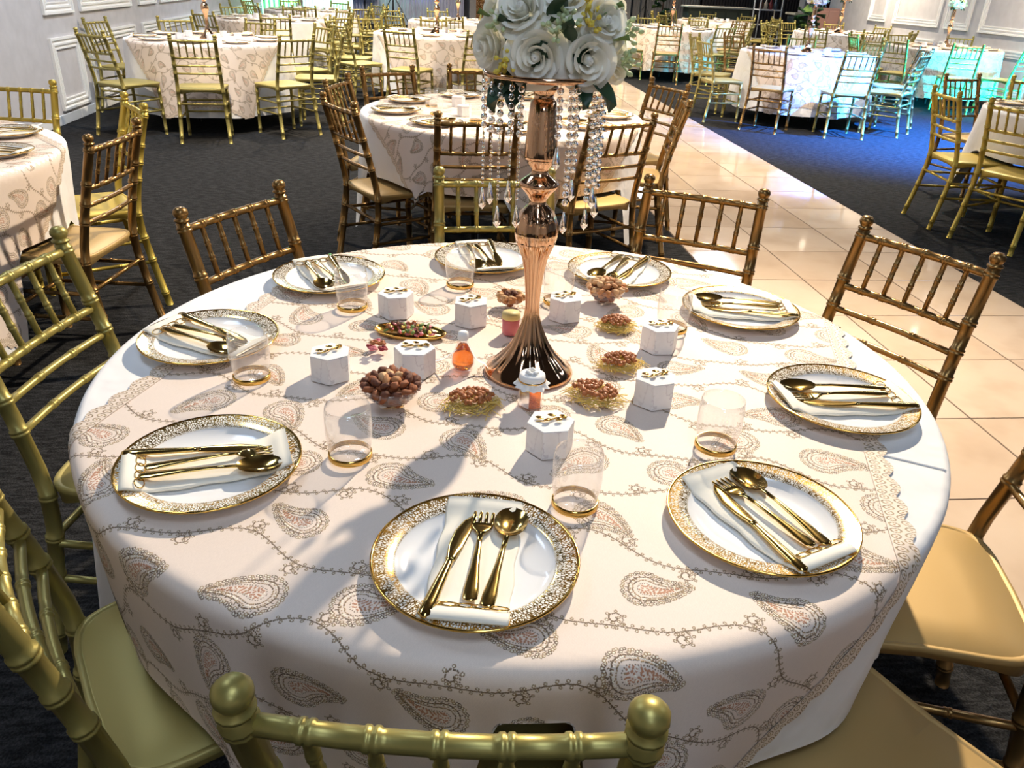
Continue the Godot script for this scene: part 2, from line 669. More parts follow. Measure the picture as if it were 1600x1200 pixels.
	M.wood = mat(rgb(122, 84, 52), 0.6)

# ------------------------------------------------------------------ the hall
func make_hall() -> void:
	var a := deg_to_rad(YAW)
	# floor: two carpets and between them the tiled aisle
	var fl := Node3D.new()
	fl.name = "floor"
	add_child(fl)
	fl.rotation_degrees.y = YAW
	struct(fl)
	var c := [[-3.7, 1.510], [3.061, 14.2]]
	for k in c:
		var st := begin()
		var p := []
		var t := []
		for i in 2:
			var row := []
			var tr := []
			for j in 2:
				var u: float = k[i]
				var v: float = [-26.2, 4.2][j]
				row.append(Vector3(u, 0.0, v))
				tr.append(Vector2(u * 0.8, v * 0.8))
			p.append(row)
			t.append(tr)
		sheet(st, p, t)
		mi("carpet", done(st), M.carpet, fl)
	var st2 := begin()
	box(st2, Vector3(5.25, -0.06, -11.0), Vector3(18.1, 0.1, 30.6))
	mi("slab", done(st2), M.grout, fl)
	st2 = begin()
	box(st2, Vector3(2.2855, -0.006, -11.0), Vector3(1.551, 0.008, 30.4))
	mi("grout", done(st2), M.grout, fl)
	var tm := []
	for s in [0.5135, 0.507, 0.514]:
		st2 = begin()
		box(st2, Vector3.ZERO, Vector3(s - 0.006, 0.01, 0.5017), 0.0012)
		tm.append(done(st2))
	rng.seed = 5
	var us := [1.773, 2.285, 2.799]
	for i in range(-37, 22):
		for k in 3:
			var t := mi("tile", tm[k], M.tiles[rng.randi() % 3], fl)
			t.position = Vector3(us[k], -0.004 + 0.0003 * rng.randf(), -6.9796 + 0.50772 * (i + 0.5))
	# ceiling and walls
	var plain := [
		["ceiling", Vector3(5.25, CEIL + 0.05, -11.0), Vector3(18.3, 0.1, 30.8), M.ceiling],
		["wall_left", Vector3(-3.56, CEIL / 2, -11.0), Vector3(0.12, CEIL + 0.02, 30.6), M.wall],
		["wall_right", Vector3(8.56, CEIL / 2, -6.9), Vector3(0.12, CEIL + 0.02, 22.2), M.wall],
		["wall_right_return", Vector3(11.4, CEIL / 2, -17.94), Vector3(5.6, CEIL + 0.02, 0.12), M.wall],
		["wall_right_rear", Vector3(14.16, CEIL / 2, -22.0), Vector3(0.12, CEIL + 0.02, 8.4), M.wall],
		["wall_far", Vector3(5.25, CEIL / 2, -26.1), Vector3(18.1, CEIL + 0.02, 0.12), M.wall],
		["wall_near", Vector3(2.5, CEIL / 2, 4.1), Vector3(12.4, CEIL + 0.02, 0.12), M.wall],
	]
	for w in plain:
		st2 = begin()
		box(st2, w[1], w[2])
		var o := mi(w[0], done(st2), w[3])
		o.rotation_degrees.y = YAW
		struct(o)
	# baseboards, in lengths
	for side in [["baseboard_left", -3.5 + 0.008, -25.9, 4.0], ["baseboard_right", 8.5 - 0.008, -17.9, 4.0]]:
		var b := Node3D.new()
		b.name = side[0]
		add_child(b)
		b.rotation_degrees.y = YAW
		struct(b)
		st2 = begin()
		box(st2, Vector3.ZERO, Vector3(0.016, 0.085, 0.595), 0.003)
		var bm := done(st2)
		var v: float = side[2] + 0.3
		while v < side[3]:
			var pc := mi("board", bm, M.white_paint, b)
			pc.position = Vector3(side[1], 0.0425, v)
			v += 0.6
	# moulded panel frames: wide and narrow by turns, a low row and a high row
	var n := 1
	for side in [[-1.0, -3.5], [1.0, 8.5]]:
		var v0 := -8.12 if side[0] < 0 else -12.98
		for k in range(-6, 5):
			for kind in 2:
				# narrow then wide, going away
				var near_v: float = v0 + k * 2.58 if kind == 0 else v0 + k * 2.58 - 0.83
				var far_v: float = near_v - (0.66 if kind == 0 else 1.48)
				if far_v < (-25.5 if side[0] < 0 else -17.8) or near_v > 3.6:
					continue
				if near_v > (-8.0 if side[0] < 0 else -3.0):
					continue
				for row in [[0.115, 0.745], [0.94, 2.75]]:
					frame("trim_%d" % n, side[1], side[0], far_v, near_v, row[0], row[1])
					n += 1

func frame(called: String, u: float, sgn: float, v0: float, v1: float, y0: float, y1: float) -> void:
	var f := Node3D.new()
	f.name = called
	add_child(f)
	f.rotation_degrees.y = YAW
	struct(f)
	# a stepped moulding: outer bead, cove, inner bead
	for side in 4:
		var st := begin()
		for s in [[0.0, 0.022, 0.026], [0.022, 0.05, 0.012], [0.05, 0.066, 0.022], [0.066, 0.09, 0.008], [0.09, 0.102, 0.016]]:
			var a0: float = s[0]
			var a1: float = s[1]
			var q: Array
			match side:
				0: q = [[v0 + a0, y0 + a0], [v1 - a0, y0 + a0], [v1 - a1, y0 + a1], [v0 + a1, y0 + a1]]
				1: q = [[v1 - a0, y0 + a0], [v1 - a0, y1 - a0], [v1 - a1, y1 - a1], [v1 - a1, y0 + a1]]
				2: q = [[v1 - a0, y1 - a0], [v0 + a0, y1 - a0], [v0 + a1, y1 - a1], [v1 - a1, y1 - a1]]
				3: q = [[v0 + a0, y1 - a0], [v0 + a0, y0 + a0], [v0 + a1, y0 + a1], [v0 + a1, y1 - a1]]
			var w := u - sgn * s[2] as float
			var t := q.map(func(e): return Vector3(w, e[1], e[0]))
			var b := q.map(func(e): return Vector3(u, e[1], e[0]))
			flatq(st, t[0], t[1], t[2], t[3])
			for i in 4:
				flatq(st, b[i], b[(i + 1) % 4], t[(i + 1) % 4], t[i])
		mi("rail", done(st), M.white_paint, f)

# ------------------------------------------------------------------ chair
func make_chair(called: String, wood: Material, seat_m: Material) -> Node3D:
	var t := Node3D.new()
	t.name = called
	t.scale.y = 0.985
	# seat: rounded, wider in front, with a raised lip and a wavy apron
	var rows := []
	for lv in [[0.35, 0.418, 0.0], [0.955, 0.420, 0.010], [0.975, 0.422, 0.010], [0.98, 0.438, 0.003], [0.998, 0.445, 0.0], [1.0, 0.448, 0.0], [0.998, 0.4555, 0.0], [0.99, 0.4575, 0.0], [0.955, 0.4575, 0.0], [0.948, 0.4555, 0.0], [0.938, 0.4555, 0.0], [0.93, 0.457, 0.0], [0.55, 0.4572, 0.0], [0.0, 0.4572, 0.0]]:
		var row := []
		for j in 41:
			var a := TAU * j / 40
			var ca := cos(a)
			var sa := sin(a)
			var x := signf(ca) * pow(absf(ca), 0.34)
			var z := signf(sa) * pow(absf(sa), 0.34)
			var w := lerpf(0.213, 0.186, (z + 1.0) / 2.0) * (1.0 - 0.035 * cos(PI * z * 0.9))
			var bow := 0.012 * (1.0 - x * x) * (-1.0 if z < 0 else 0.6)
			row.append(Vector3(x * w * lv[0], lv[1] + lv[2] * cos(4.0 * a), (z * 0.198 + (bow if absf(z) > 0.5 else 0.0)) * lv[0]))
		rows.append(row)
	var st := begin()
	sheet(st, rows, [], true)
	mi("seat", done(st), seat_m, t)
	for s in [-1.0, 1.0]:
		st = begin()
		var path := [Vector3(s * 0.176, 0.866, 0.285), Vector3(s * 0.177, 0.75, 0.252), Vector3(s * 0.179, 0.62, 0.219), Vector3(s * 0.182, 0.5, 0.194), Vector3(s * 0.184, 0.44, 0.187), Vector3(s * 0.187, 0.36, 0.19), Vector3(s * 0.194, 0.2, 0.214), Vector3(s * 0.204, 0.0, 0.25)]
		bamboo(st, path, 0.0158, [0.02, 0.16, 0.245, 0.325, 0.5, 0.62, 0.74, 0.93], 12)
		var post := mi("back_post", done(st), wood, t)
		st = begin()
		lathe(st, [Vector2(0.0, 0.0), Vector2(0.0135, 0.0), Vector2(0.0135, 0.004), Vector2(0.0185, 0.006), Vector2(0.0185, 0.010), Vector2(0.0125, 0.012), Vector2(0.0155, 0.017), Vector2(0.0185, 0.024), Vector2(0.0178, 0.032), Vector2(0.012, 0.039), Vector2(0.0, 0.0415)], 14, Vector3(s * 0.176, 0.864, 0.285))
		mi("finial", done(st), wood, post)
		st = begin()
		bamboo(st, [Vector3(s * 0.182, 0.43, -0.165), Vector3(s * 0.186, 0.0, -0.175)], 0.0145, [0.12, 0.35, 0.58, 0.9], 10)
		mi("front_leg", done(st), wood, t)
		for y in [0.315, 0.215]:
			st = begin()
			bamboo(st, [Vector3(s * 0.184, y, -0.165), Vector3(s * 0.190, y, 0.20)], 0.0085, [0.33, 0.66], 8)
			mi("stretcher", done(st), wood, t)
	var rail_at := func(y: float) -> float:
		return lerpf(0.219, 0.252, (y - 0.62) / 0.13) if y < 0.75 else lerpf(0.252, 0.285, (y - 0.75) / 0.116)
	for r in [[0.848, 0.0105], [0.712, 0.0095], [0.648, 0.0085], [0.584, 0.0085]]:
		st = begin()
		var y: float = r[0]
		var z: float = rail_at.call(y)
		var path := []
		for i in 9:
			var f := i / 8.0
			path.append(Vector3(lerpf(-0.176, 0.176, f), y, z + 0.012 * sin(PI * f)))
		bamboo(st, path, r[1], [0.17, 0.335, 0.5, 0.665, 0.83] if r[0] > 0.7 else [0.335, 0.665], 10)
		mi("rail", done(st), wood, t)
	for i in 5:
		var f := (i + 1) / 6.0
		var x := lerpf(-0.176, 0.176, f)
		var bow := 0.012 * sin(PI * f)
		st = begin()
		bamboo(st, [Vector3(x, 0.712, rail_at.call(0.712) + bow), Vector3(x, 0.848, rail_at.call(0.848) + bow)], 0.0068, [0.36, 0.64], 8)
		mi("spindle", done(st), wood, t)
	for r in [[Vector3(-0.188, 0.33, 0.195), Vector3(0.188, 0.33, 0.195)], [Vector3(-0.184, 0.315, -0.168), Vector3(0.184, 0.315, -0.168)], [Vector3(-0.185, 0.215, -0.17), Vector3(0.185, 0.215, -0.17)]]:
		st = begin()
		bamboo(st, r, 0.0085, [0.33, 0.66], 8)
		mi("stretcher", done(st), wood, t)
	return t

var chairs := {}

# a chair whose back top stands at (x, z)
func chair_at(kind: String, x: float, z: float, turn: float, label := "", group := "") -> Node3D:
	var b := Basis(Vector3.UP, deg_to_rad(turn))
	var p := Vector3(x, 0, z) - b * Vector3(0, 0, 0.285)
	var o := copy(chairs[kind], "spindle_back_chair", p, turn)
	if label != "":
		tag(o, label, "chair", group)
	return o

# ------------------------------------------------------------------ tables and cloths
# a cloth point (u, v) draped over the round table; hems gives, for a direction, how far it may hang
func drape(u: float, v: float, lift: float, hems: Array, seed_: float, free := 0.61) -> Vector3:
	var rho := sqrt(u * u + v * v)
	var phi := atan2(u, v)
	var rc := 0.016
	var r0 := RT + 0.004
	if rho <= r0 - rc:
		return Vector3(u, TOP + lift, v)
	var dir := Vector3(sin(phi), 0, cos(phi))
	var s := rho - (r0 - rc)
	if s < rc * PI / 2:
		var an := s / rc
		return dir * (r0 - rc + (rc + lift) * sin(an)) + Vector3(0, TOP - rc + (rc + lift) * cos(an), 0)
	var drop := s - rc * PI / 2
	var most := free
	var tuck := 0.0
	for h in hems:
		var d := absf(wrapf(phi - h[0], -PI, PI))
		var k := smoothstep(h[1], h[1] + 0.13, d)
		most = minf(most, lerpf(h[2], free, k))
		tuck = maxf(tuck, h[3] * (1.0 - smoothstep(h[1] * 0.7, h[1] + 0.2, d)))
	drop = minf(drop, most)
	var q := drop / 0.6
	var fold := q * (0.020 * sin(phi * 9.0 + seed_) + 0.014 * sin(phi * 16.0 + 2.1 * seed_) + 0.010 * sin(phi * 5.0 + 4.0 * seed_))
	return dir * (r0 + lift + 0.05 * q + fold - tuck * pow(minf(drop / 0.27, 1.0), 1.2)) + Vector3(0, TOP - rc - drop, 0)

func white_cloth(hems: Array, seed_: float, seg := 180, free := 0.60) -> ArrayMesh:
	var st := begin()
	var rows := []
	var tr := []
	var rad := [0.0, 0.2, 0.4, 0.6, 0.7, 0.745, 0.753]
	for i in 6:
		rad.append(0.755 + 0.0045 * i)
	for i in 15:
		rad.append(0.785 + free * (i + 1) / 15.0)
	for r in rad:
		var row := []
		var t := []
		for j in seg + 1:
			var a: float = TAU * (j % seg) / seg
			row.append(drape(r * sin(a), r * cos(a), 0.0, hems, seed_, free))
			t.append(Vector2(r * sin(a), r * cos(a)))
		rows.append(row)
		tr.append(t)
	sheet(st, rows, tr, true)
	return done(st)

# the lace runner: left and right half widths, length towards the camera and away, turned by skew
func lace_cloth(hems: Array, seed_: float, wl: float, wr: float, lf: float, lb: float, skew: float, cell: float) -> Array:
	var st := begin()
	var nx := int((wl + wr) / cell)
	var nz := int((lf + lb) / cell)
	var rot := func(a: float, b: float) -> Vector2:
		return Vector2(a * cos(skew) - b * sin(skew), a * sin(skew) + b * cos(skew))
	var rows := []
	var tr := []
	for i in nx + 1:
		var row := []
		var t := []
		for j in nz + 1:
			var a := lerpf(-wl, wr, float(i) / nx)
			var b := lerpf(-lb, lf, float(j) / nz)
			var c: Vector2 = rot.call(a, b)
			row.append(drape(c.x, c.y, 0.0025, hems, seed_))
			t.append(Vector2(a, b))
		rows.append(row)
		tr.append(t)
	sheet(st, rows, tr)
	var body := done(st)
	# scalloped hem round the four sides
	st = begin()
	var per := [Vector2(-wl, -lb), Vector2(wr, -lb), Vector2(wr, lf), Vector2(-wl, lf)]
	for e in 4:
		var p0: Vector2 = per[e]
		var p1: Vector2 = per[(e + 1) % 4]
		var out := Vector2((p1 - p0).y, -(p1 - p0).x).normalized()
		var n := int(p0.distance_to(p1) / 0.008)
		rows = []
		tr = []
		for i in n + 1:
			var p := p0.lerp(p1, float(i) / n)
			var along := p0.distance_to(p)
			var row := []
			var t := []
			for k in 4:
				var o := lerpf(-0.022, 0.004 + 0.012 * absf(sin(along * PI / 0.055)), k / 3.0)
				var c: Vector2 = rot.call(p.x + out.x * o, p.y + out.y * o)
				row.append(drape(c.x, c.y, 0.0038, hems, seed_))
				t.append(Vector2(along / 0.11, k / 3.0 * 0.9))
			rows.append(row)
			tr.append(t)
		sheet(st, rows, tr)
	return [body, done(st)]

var table_mesh := {}

func make_table(at: Vector2, label: String) -> Node3D:
	var t := thing("round_banquet_table", label, "table", Vector3(at.x, 0, at.y), 0, "round banquet tables")
	if table_mesh.is_empty():
		var st := begin()
		lathe(st, [Vector2(0.0, TOP - 0.035), Vector2(RT - 0.01, TOP - 0.035), Vector2(RT - 0.004, TOP - 0.03), Vector2(RT - 0.004, TOP - 0.008), Vector2(RT - 0.012, TOP - 0.002), Vector2(0.0, TOP - 0.002)], 48)
		table_mesh.top = done(st)
		st = begin()
		tube(st, [Vector3(0, TOP - 0.035, 0), Vector3(0, 0, 0)], [0.016, 0.016], 10)
		table_mesh.leg = done(st)
	mi("tabletop", table_mesh.top, M.wood, t)
	for k in 4:
		var l := mi("leg", table_mesh.leg, M.black, t)
		l.position = Vector3(0.2, 0, 0).rotated(Vector3.UP, TAU * (k + 0.5) / 4)
	return t

# ------------------------------------------------------------------ table ware
var P := {}

func make_ware() -> void:
	var st := begin()
	# plate
	P.plate = Node3D.new()
	st = begin()
	lathe(st, [Vector2(0.0, 0.004), Vector2(0.07, 0.004), Vector2(0.092, 0.006), Vector2(0.1, 0.0125), Vector2(0.1025, 0.0145), Vector2(0.1025, 0.0135), Vector2(0.129, 0.0185), Vector2(0.129, 0.0165), Vector2(0.103, 0.0115), Vector2(0.092, 0.003), Vector2(0.086, 0.0), Vector2(0.08, 0.002), Vector2(0.0, 0.002)], 56)
	mi("dish", done(st), M.china, P.plate)
	st = begin()
	lathe(st, [Vector2(0.1, 0.0128), Vector2(0.1025, 0.0148), Vector2(0.115, 0.0165), Vector2(0.1285, 0.0193)], 64)
	mi("gold_lace_rim", done(st), M.rim, P.plate)
	st = begin()
	lathe(st, [Vector2(0.1275, 0.0195), Vector2(0.129, 0.0205), Vector2(0.1305, 0.0195), Vector2(0.1305, 0.0175), Vector2(0.129, 0.0165)], 64)
	mi("gold_edge", done(st), M.gold, P.plate)
	# napkin: long folded cloth that sags into the plate, gold trim near one end
	P.napkin = Node3D.new()
	var rest := func(z: float) -> float:
		var q := absf(z)
		return 0.0072 + 0.0128 * smoothstep(0.075, 0.112, q) + 0.0015 * smoothstep(0.112, 0.13, q)
	st = begin()
	var rows := []
	for i in 25:
		var z := lerpf(-0.112, 0.118, i / 24.0)
		var y: float = rest.call(z)
		var w := 0.049 + 0.0015 * sin(i * 0.9)
		var edge := 0.6 if i == 0 or i == 24 else 1.0
		rows.append([Vector3(-w, y, z), Vector3(-w - 0.002, y + 0.003 * edge, z), Vector3(-w + 0.001, y + 0.0055 * edge, z), Vector3(-w * 0.4, y + 0.0075 * edge, z), Vector3(w * 0.4, y + 0.0075 * edge, z), Vector3(w - 0.001, y + 0.0055 * edge, z), Vector3(w + 0.002, y + 0.003 * edge, z), Vector3(w, y, z), Vector3(-w, y, z)])
	sheet(st, rows, [], true)
	for e in [0, 24]:
		for k in 7:
			tri(st, rows[e][0], rows[e][k], rows[e][k + 1])
	mi("folded_cloth", done(st), M.napkin, P.napkin)
	st = begin()
	for k in 5:
		var pts := []
		var rad := []
		for j in 13:
			var an := TAU * j / 12
			var q := Vector3(-0.038 + k * 0.019 + 0.0125 * cos(an), 0, 0.092 + 0.006 * sin(an))
			q.y = rest.call(q.z) + 0.0083
			pts.append(q)
			rad.append(0.0009)
		tube(st, pts, rad, 5, false)
	mi("gold_chain_trim", done(st), M.gold, P.napkin)
	# knife, fork, spoon: handles towards +z, tips towards -z
	P.knife = Node3D.new()
	st = begin()
	loft(st, [[0.104, 0, 0.003, 0.003, 0.002], [0.100, 0, 0.0035, 0.0078, 0.0034], [0.08, 0, 0.0035, 0.0082, 0.0034], [0.04, 0, 0.0035, 0.0068, 0.0033], [0.005, 0, 0.0035, 0.0052, 0.003], [-0.002, 0, 0.0035, 0.0046, 0.0028]])
	mi("handle", done(st), M.cutlery, P.knife)
	st = begin()
	loft(st, [[-0.0015, 0, 0.0035, 0.0062, 0.0028], [-0.006, 0, 0.0035, 0.0066, 0.0022], [-0.03, -0.0012, 0.003, 0.0096, 0.0013], [-0.06, -0.0012, 0.003, 0.0105, 0.0011], [-0.085, 0.0015, 0.003, 0.0082, 0.001], [-0.098, 0.0048, 0.003, 0.0045, 0.0008], [-0.105, 0.0078, 0.003, 0.0012, 0.0006]])
	mi("blade", done(st), M.cutlery, P.knife)
	P.fork = Node3D.new()
	st = begin()
	loft(st, [[0.106, 0, 0.003, 0.004, 0.0012], [0.102, 0, 0.003, 0.0088, 0.0016], [0.085, 0, 0.0036, 0.009, 0.002], [0.045, 0, 0.006, 0.0054, 0.002], [0.005, 0, 0.0075, 0.0036, 0.002], [-0.018, 0, 0.007, 0.0034, 0.0019]])
	mi("handle", done(st), M.cutlery, P.fork)
	st = begin()
	loft(st, [[-0.017, 0, 0.007, 0.0035, 0.0019], [-0.027, 0, 0.0055, 0.0098, 0.0014], [-0.034, 0, 0.0045, 0.0136, 0.0012], [-0.046, 0, 0.0035, 0.0146, 0.001]])
	mi("head", done(st), M.cutlery, P.fork)
	for k in 4:
		st = begin()
		var x := (k - 1.5) * 0.0081
		loft(st, [[-0.044, x, 0.0035, 0.0025, 0.0011], [-0.07, x, 0.0042, 0.0022, 0.001], [-0.092, x, 0.007, 0.0019, 0.0009], [-0.102, x, 0.009, 0.0009, 0.0006]], 6)
		mi("tine", done(st), M.cutlery, P.fork)
	P.spoon = Node3D.new()
	st = begin()
	loft(st, [[0.1, 0, 0.003, 0.004, 0.0012], [0.096, 0, 0.003, 0.0085, 0.0016], [0.08, 0, 0.0036, 0.0088, 0.002], [0.04, 0, 0.006, 0.0052, 0.002], [0.0, 0, 0.0078, 0.0034, 0.002], [-0.03, 0, 0.0075, 0.0036, 0.002]])
	mi("handle", done(st), M.cutlery, P.spoon)
	st = begin()
	rows = []
	var under := []
	for i in 13:
		var f := i / 12.0
		var row := []
		var ur := []
		var half := 0.021 * sqrt(maxf(0.0, 1.0 - pow(f * 2.0 - 1.0, 2.0))) * (1.0 + 0.1 * f)
		for j in 11:
			var g := j / 10.0 * 2.0 - 1.0
			var deep := 0.0085 * (1.0 - g * g) * (1.0 - pow(f * 2.0 - 1.0, 2.0))
			var pt := Vector3(half * g, 0.0095 - deep, -0.028 - 0.066 * f)
			row.append(pt)
			ur.append(pt - Vector3(0, 0.0011, 0))
		rows.append(row)
		under.append(ur)
	sheet(st, rows, [], true)
	sheet(st, under)
	mi("bowl", done(st), M.cutlery, P.spoon)
	# tumbler
	P.glass = Node3D.new()
	st = begin()
	lathe(st, [Vector2(0.030, 0.012), Vector2(0.0335, 0.03), Vector2(0.0355, 0.05), Vector2(0.035, 0.075), Vector2(0.0335, 0.09), Vector2(0.0327, 0.09), Vector2(0.0342, 0.075), Vector2(0.0347, 0.05), Vector2(0.0327, 0.03), Vector2(0.0285, 0.0125)], 36)
	mi("cup", done(st), M.clear, P.glass)
	st = begin()
	lathe(st, [Vector2(0.0, 0.0), Vector2(0.029, 0.0), Vector2(0.0325, 0.003), Vector2(0.0315, 0.009), Vector2(0.0305, 0.0118)], 36)
	mi("base", done(st), M.clear, P.glass)
	st = begin()
	lathe(st, [Vector2(0.0325, 0.0025), Vector2(0.0335, 0.004), Vector2(0.033, 0.0105), Vector2(0.0312, 0.0125), Vector2(0.0305, 0.0118), Vector2(0.0315, 0.009)], 36)
	mi("gold_ring", done(st), M.gold, P.glass)
	# favour box: six-sided, with a lid of folded flaps and a gold leaf tie
	P.favour = Node3D.new()
	st = begin()
	hexa(st, 0.038, 0.0, 0.049, 0.0012)
	mi("body", done(st), M.marble, P.favour)
	for k in 6:
		st = begin()
		var a0 := TAU * k / 6
		var a1 := TAU * (k + 1) / 6
		var e0 := Vector3(cos(a0), 0, sin(a0)) * 0.0376 + Vector3(0, 0.0493, 0)
		var e1 := Vector3(cos(a1), 0, sin(a1)) * 0.0376 + Vector3(0, 0.0493, 0)
		var c := Vector3(0, 0.0512 + 0.0004 * (k % 3), 0)
		flatq(st, e0, e1, c + Vector3(0.0, 0.0, 0.0), c)
		flatq(st, e0 - Vector3(0, 0.001, 0), c - Vector3(0, 0.001, 0), e1 - Vector3(0, 0.001, 0), e1 - Vector3(0, 0.001, 0))
		mi("flap", done(st), M.fabric_white, P.favour)
	st = begin()
	var pts := []
	var rad := []
	for i in 9:
		var f := i / 8.0
		pts.append(Vector3(lerpf(-0.024, 0.026, f), 0.0505 + 0.004 * sin(PI * f), 0.005 * sin(f * 5.0)))
		rad.append(0.0011)
	tube(st, pts, rad, 6)
	for k in 5:
		var f := (k + 0.5) / 5.0
		var sd := 1.0 if k % 2 else -1.0
		ellipsoid(st, Vector3(lerpf(-0.022, 0.026, f), 0.0525 + 0.004 * sin(PI * f), sd * 0.006), Vector3(0.007, 0.0012, 0.0045), 8, Basis(Vector3.UP, sd * 0.6))
	mi("gold_sprig", done(st), M.gold, P.favour)
	# small plain box for far tables
	st = begin()
	hexa(st, 0.038, 0.0, 0.049, 0.0012)
	hexa(st, 0.039, 0.049, 0.053, 0.001)
	P.far_favour = done(st)

func hexa(st: SurfaceTool, r: float, y0: float, y1: float, ch: float) -> void:
	var v := func(k: int, rr: float, y: float) -> Vector3:
		return Vector3(cos(TAU * k / 6), 0, sin(TAU * k / 6)) * rr + Vector3(0, y, 0)
	for k in 6:
		flatq(st, v.call(k, r, y0), v.call(k, r, y1 - ch), v.call(k + 1, r, y1 - ch), v.call(k + 1, r, y0))
		flatq(st, v.call(k, r, y1 - ch), v.call(k, r - ch, y1), v.call(k + 1, r - ch, y1), v.call(k + 1, r, y1 - ch))
		tri(st, Vector3(0, y1, 0), v.call(k + 1, r - ch, y1), v.call(k, r - ch, y1))
		tri(st, Vector3(0, y0, 0), v.call(k, r, y0), v.call(k + 1, r, y0))

# plate, napkin and cutlery at a place
func setting(c: Vector3, turn: float, place: String, group: String, with_cutlery: bool, jig := 0.0) -> void:
	var pl := copy(P.plate, "dinner_plate", c, turn * 1.7)
	tag(pl, "white dinner plate with gold lace rim, " + place, "plate", group + " plates")
	var nt := turn + jig
	var nk := copy(P.napkin, "folded_napkin", c + Vector3(0, 0.0, 0), nt)
	tag(nk, "cream folded napkin with gold chain trim, " + place, "napkin", group + " napkins")
	if not with_cutlery:
		return
	var b := Basis(Vector3.UP, deg_to_rad(nt))
	var lay := [["knife", -0.030, 0.016, -8.0], ["fork", 0.002, -0.019, 1.0], ["spoon", 0.033, -0.006, -5.0]]
	for l in lay:
		var o := copy(P[l[0]], "table_" + l[0] if l[0] != "fork" else "dinner_fork", c + b * Vector3(l[1], 0.0165, l[2]), nt + l[3])
		o.rotate_object_local(Vector3.RIGHT, deg_to_rad(-2.2))
		tag(o, "shiny gold " + l[0] + " on the napkin, " + place, l[0], group + " cutlery")

# ------------------------------------------------------------------ centrepiece
const VASE := [[0.0, 0.002], [0.076, 0.0], [0.083, 0.003], [0.081, 0.008], [0.066, 0.020], [0.047, 0.040], [0.034, 0.058], [0.0255, 0.077], [0.018, 0.097], [0.0135, 0.115], [0.012, 0.132], [0.0128, 0.155], [0.0165, 0.195], [0.0215, 0.222], [0.0285, 0.241], [0.0335, 0.250], [0.0345, 0.253]]
const VASE2 := [[0.0342, 0.2535], [0.0365, 0.262], [0.0372, 0.272], [0.0355, 0.288], [0.028, 0.306], [0.0165, 0.317], [0.0135, 0.321], [0.0145, 0.326], [0.0215, 0.336], [0.0315, 0.347], [0.0335, 0.352], [0.031, 0.357], [0.0185, 0.366], [0.0138, 0.372], [0.015, 0.378], [0.0215, 0.387], [0.0225, 0.392]]
const VASE3 := [[0.0225, 0.3925], [0.0268, 0.3935], [0.0275, 0.398], [0.0262, 0.42], [0.0232, 0.46], [0.0212, 0.483], [0.017, 0.487], [0.015, 0.492], [0.0185, 0.499], [0.023, 0.506], [0.018, 0.511], [0.0, 0.512]]

func pairs(a: Array) -> Array:
	return a.map(func(e): return Vector2(e[0], e[1]))

func make_vase(called: String, label: String, at: Vector3, group: String) -> Node3D:
	var t := thing(called, label, "vase", at, 0, group)
	if not P.has("vase_foot"):
		var dep := []
		for e in VASE:
			dep.append(0.055 if e[1] > 0.05 and e[1] < 0.245 else (0.02 if e[1] > 0.015 else 0.0))
		var st := begin()
		lathe(st, pairs(VASE), 112, Vector3.ZERO, 16, dep)
		P.vase_foot = done(st)
		st = begin()
		var d2 := []
		for e in VASE2:
			d2.append(0.02 if e[1] < 0.32 else 0.0)
		lathe(st, pairs(VASE2), 72, Vector3.ZERO, 12, d2)
		P.vase_bulb = done(st)
		st = begin()
		lathe(st, pairs(VASE3), 48, Vector3.ZERO)
		P.vase_neck = done(st)
		st = begin()
		lathe(st, [Vector2(0.0, 0.511), Vector2(0.05, 0.513), Vector2(0.094, 0.519), Vector2(0.0985, 0.522), Vector2(0.0985, 0.527), Vector2(0.094, 0.528), Vector2(0.05, 0.520), Vector2(0.0, 0.518)], 48)
		P.vase_tray = done(st)
	mi("fluted_foot", P.vase_foot, M.rose_gold, t)
	mi("bulb", P.vase_bulb, M.rose_gold, t)
	mi("neck", P.vase_neck, M.rose_gold, t)
	mi("tray", P.vase_tray, M.rose_gold, t)
	return t

func petal_mesh(layer: int) -> ArrayMesh:
	var st := begin()
	var rt: float = [0.0075, 0.0135, 0.0205, 0.0285, 0.037][layer]
	var rb: float = [0.003, 0.005, 0.008, 0.010, 0.012][layer]
	var h: float = [0.036, 0.037, 0.035, 0.030, 0.021][layer]
	var w: float = [2.6, 2.0, 1.75, 1.55, 1.5][layer]
	var curl: float = [0.0015, 0.003, 0.0045, 0.0065, 0.009][layer]
	var rows := []
	for i in 8:
		var t := i / 7.0
		var row := []
		for j in 9:
			var g := j / 8.0 * 2.0 - 1.0
			var a := g * w / 2.0 * (0.55 + 0.45 * sin(PI * minf(t * 0.62 + 0.1, 0.5)))
			var r := rb + (rt - rb) * pow(t, 0.6) + curl * pow(t, 5.0) * (1.0 - 0.4 * g * g) + 0.0022 * g
			var y := h * t * (1.0 - 0.17 * g * g * t) - curl * 0.7 * pow(t, 7.0)
			row.append(Vector3(r * cos(a), y, r * sin(a)))
		rows.append(row)
	sheet(st, rows)
	return done(st)

func facing(axis: Vector3, spin := 0.0) -> Basis:
	var y := axis.normalized()
	var x := y.cross(Vector3.FORWARD if absf(y.z) < 0.9 else Vector3.RIGHT).normalized()
	return Basis(x, y, x.cross(y)).rotated(y, spin)

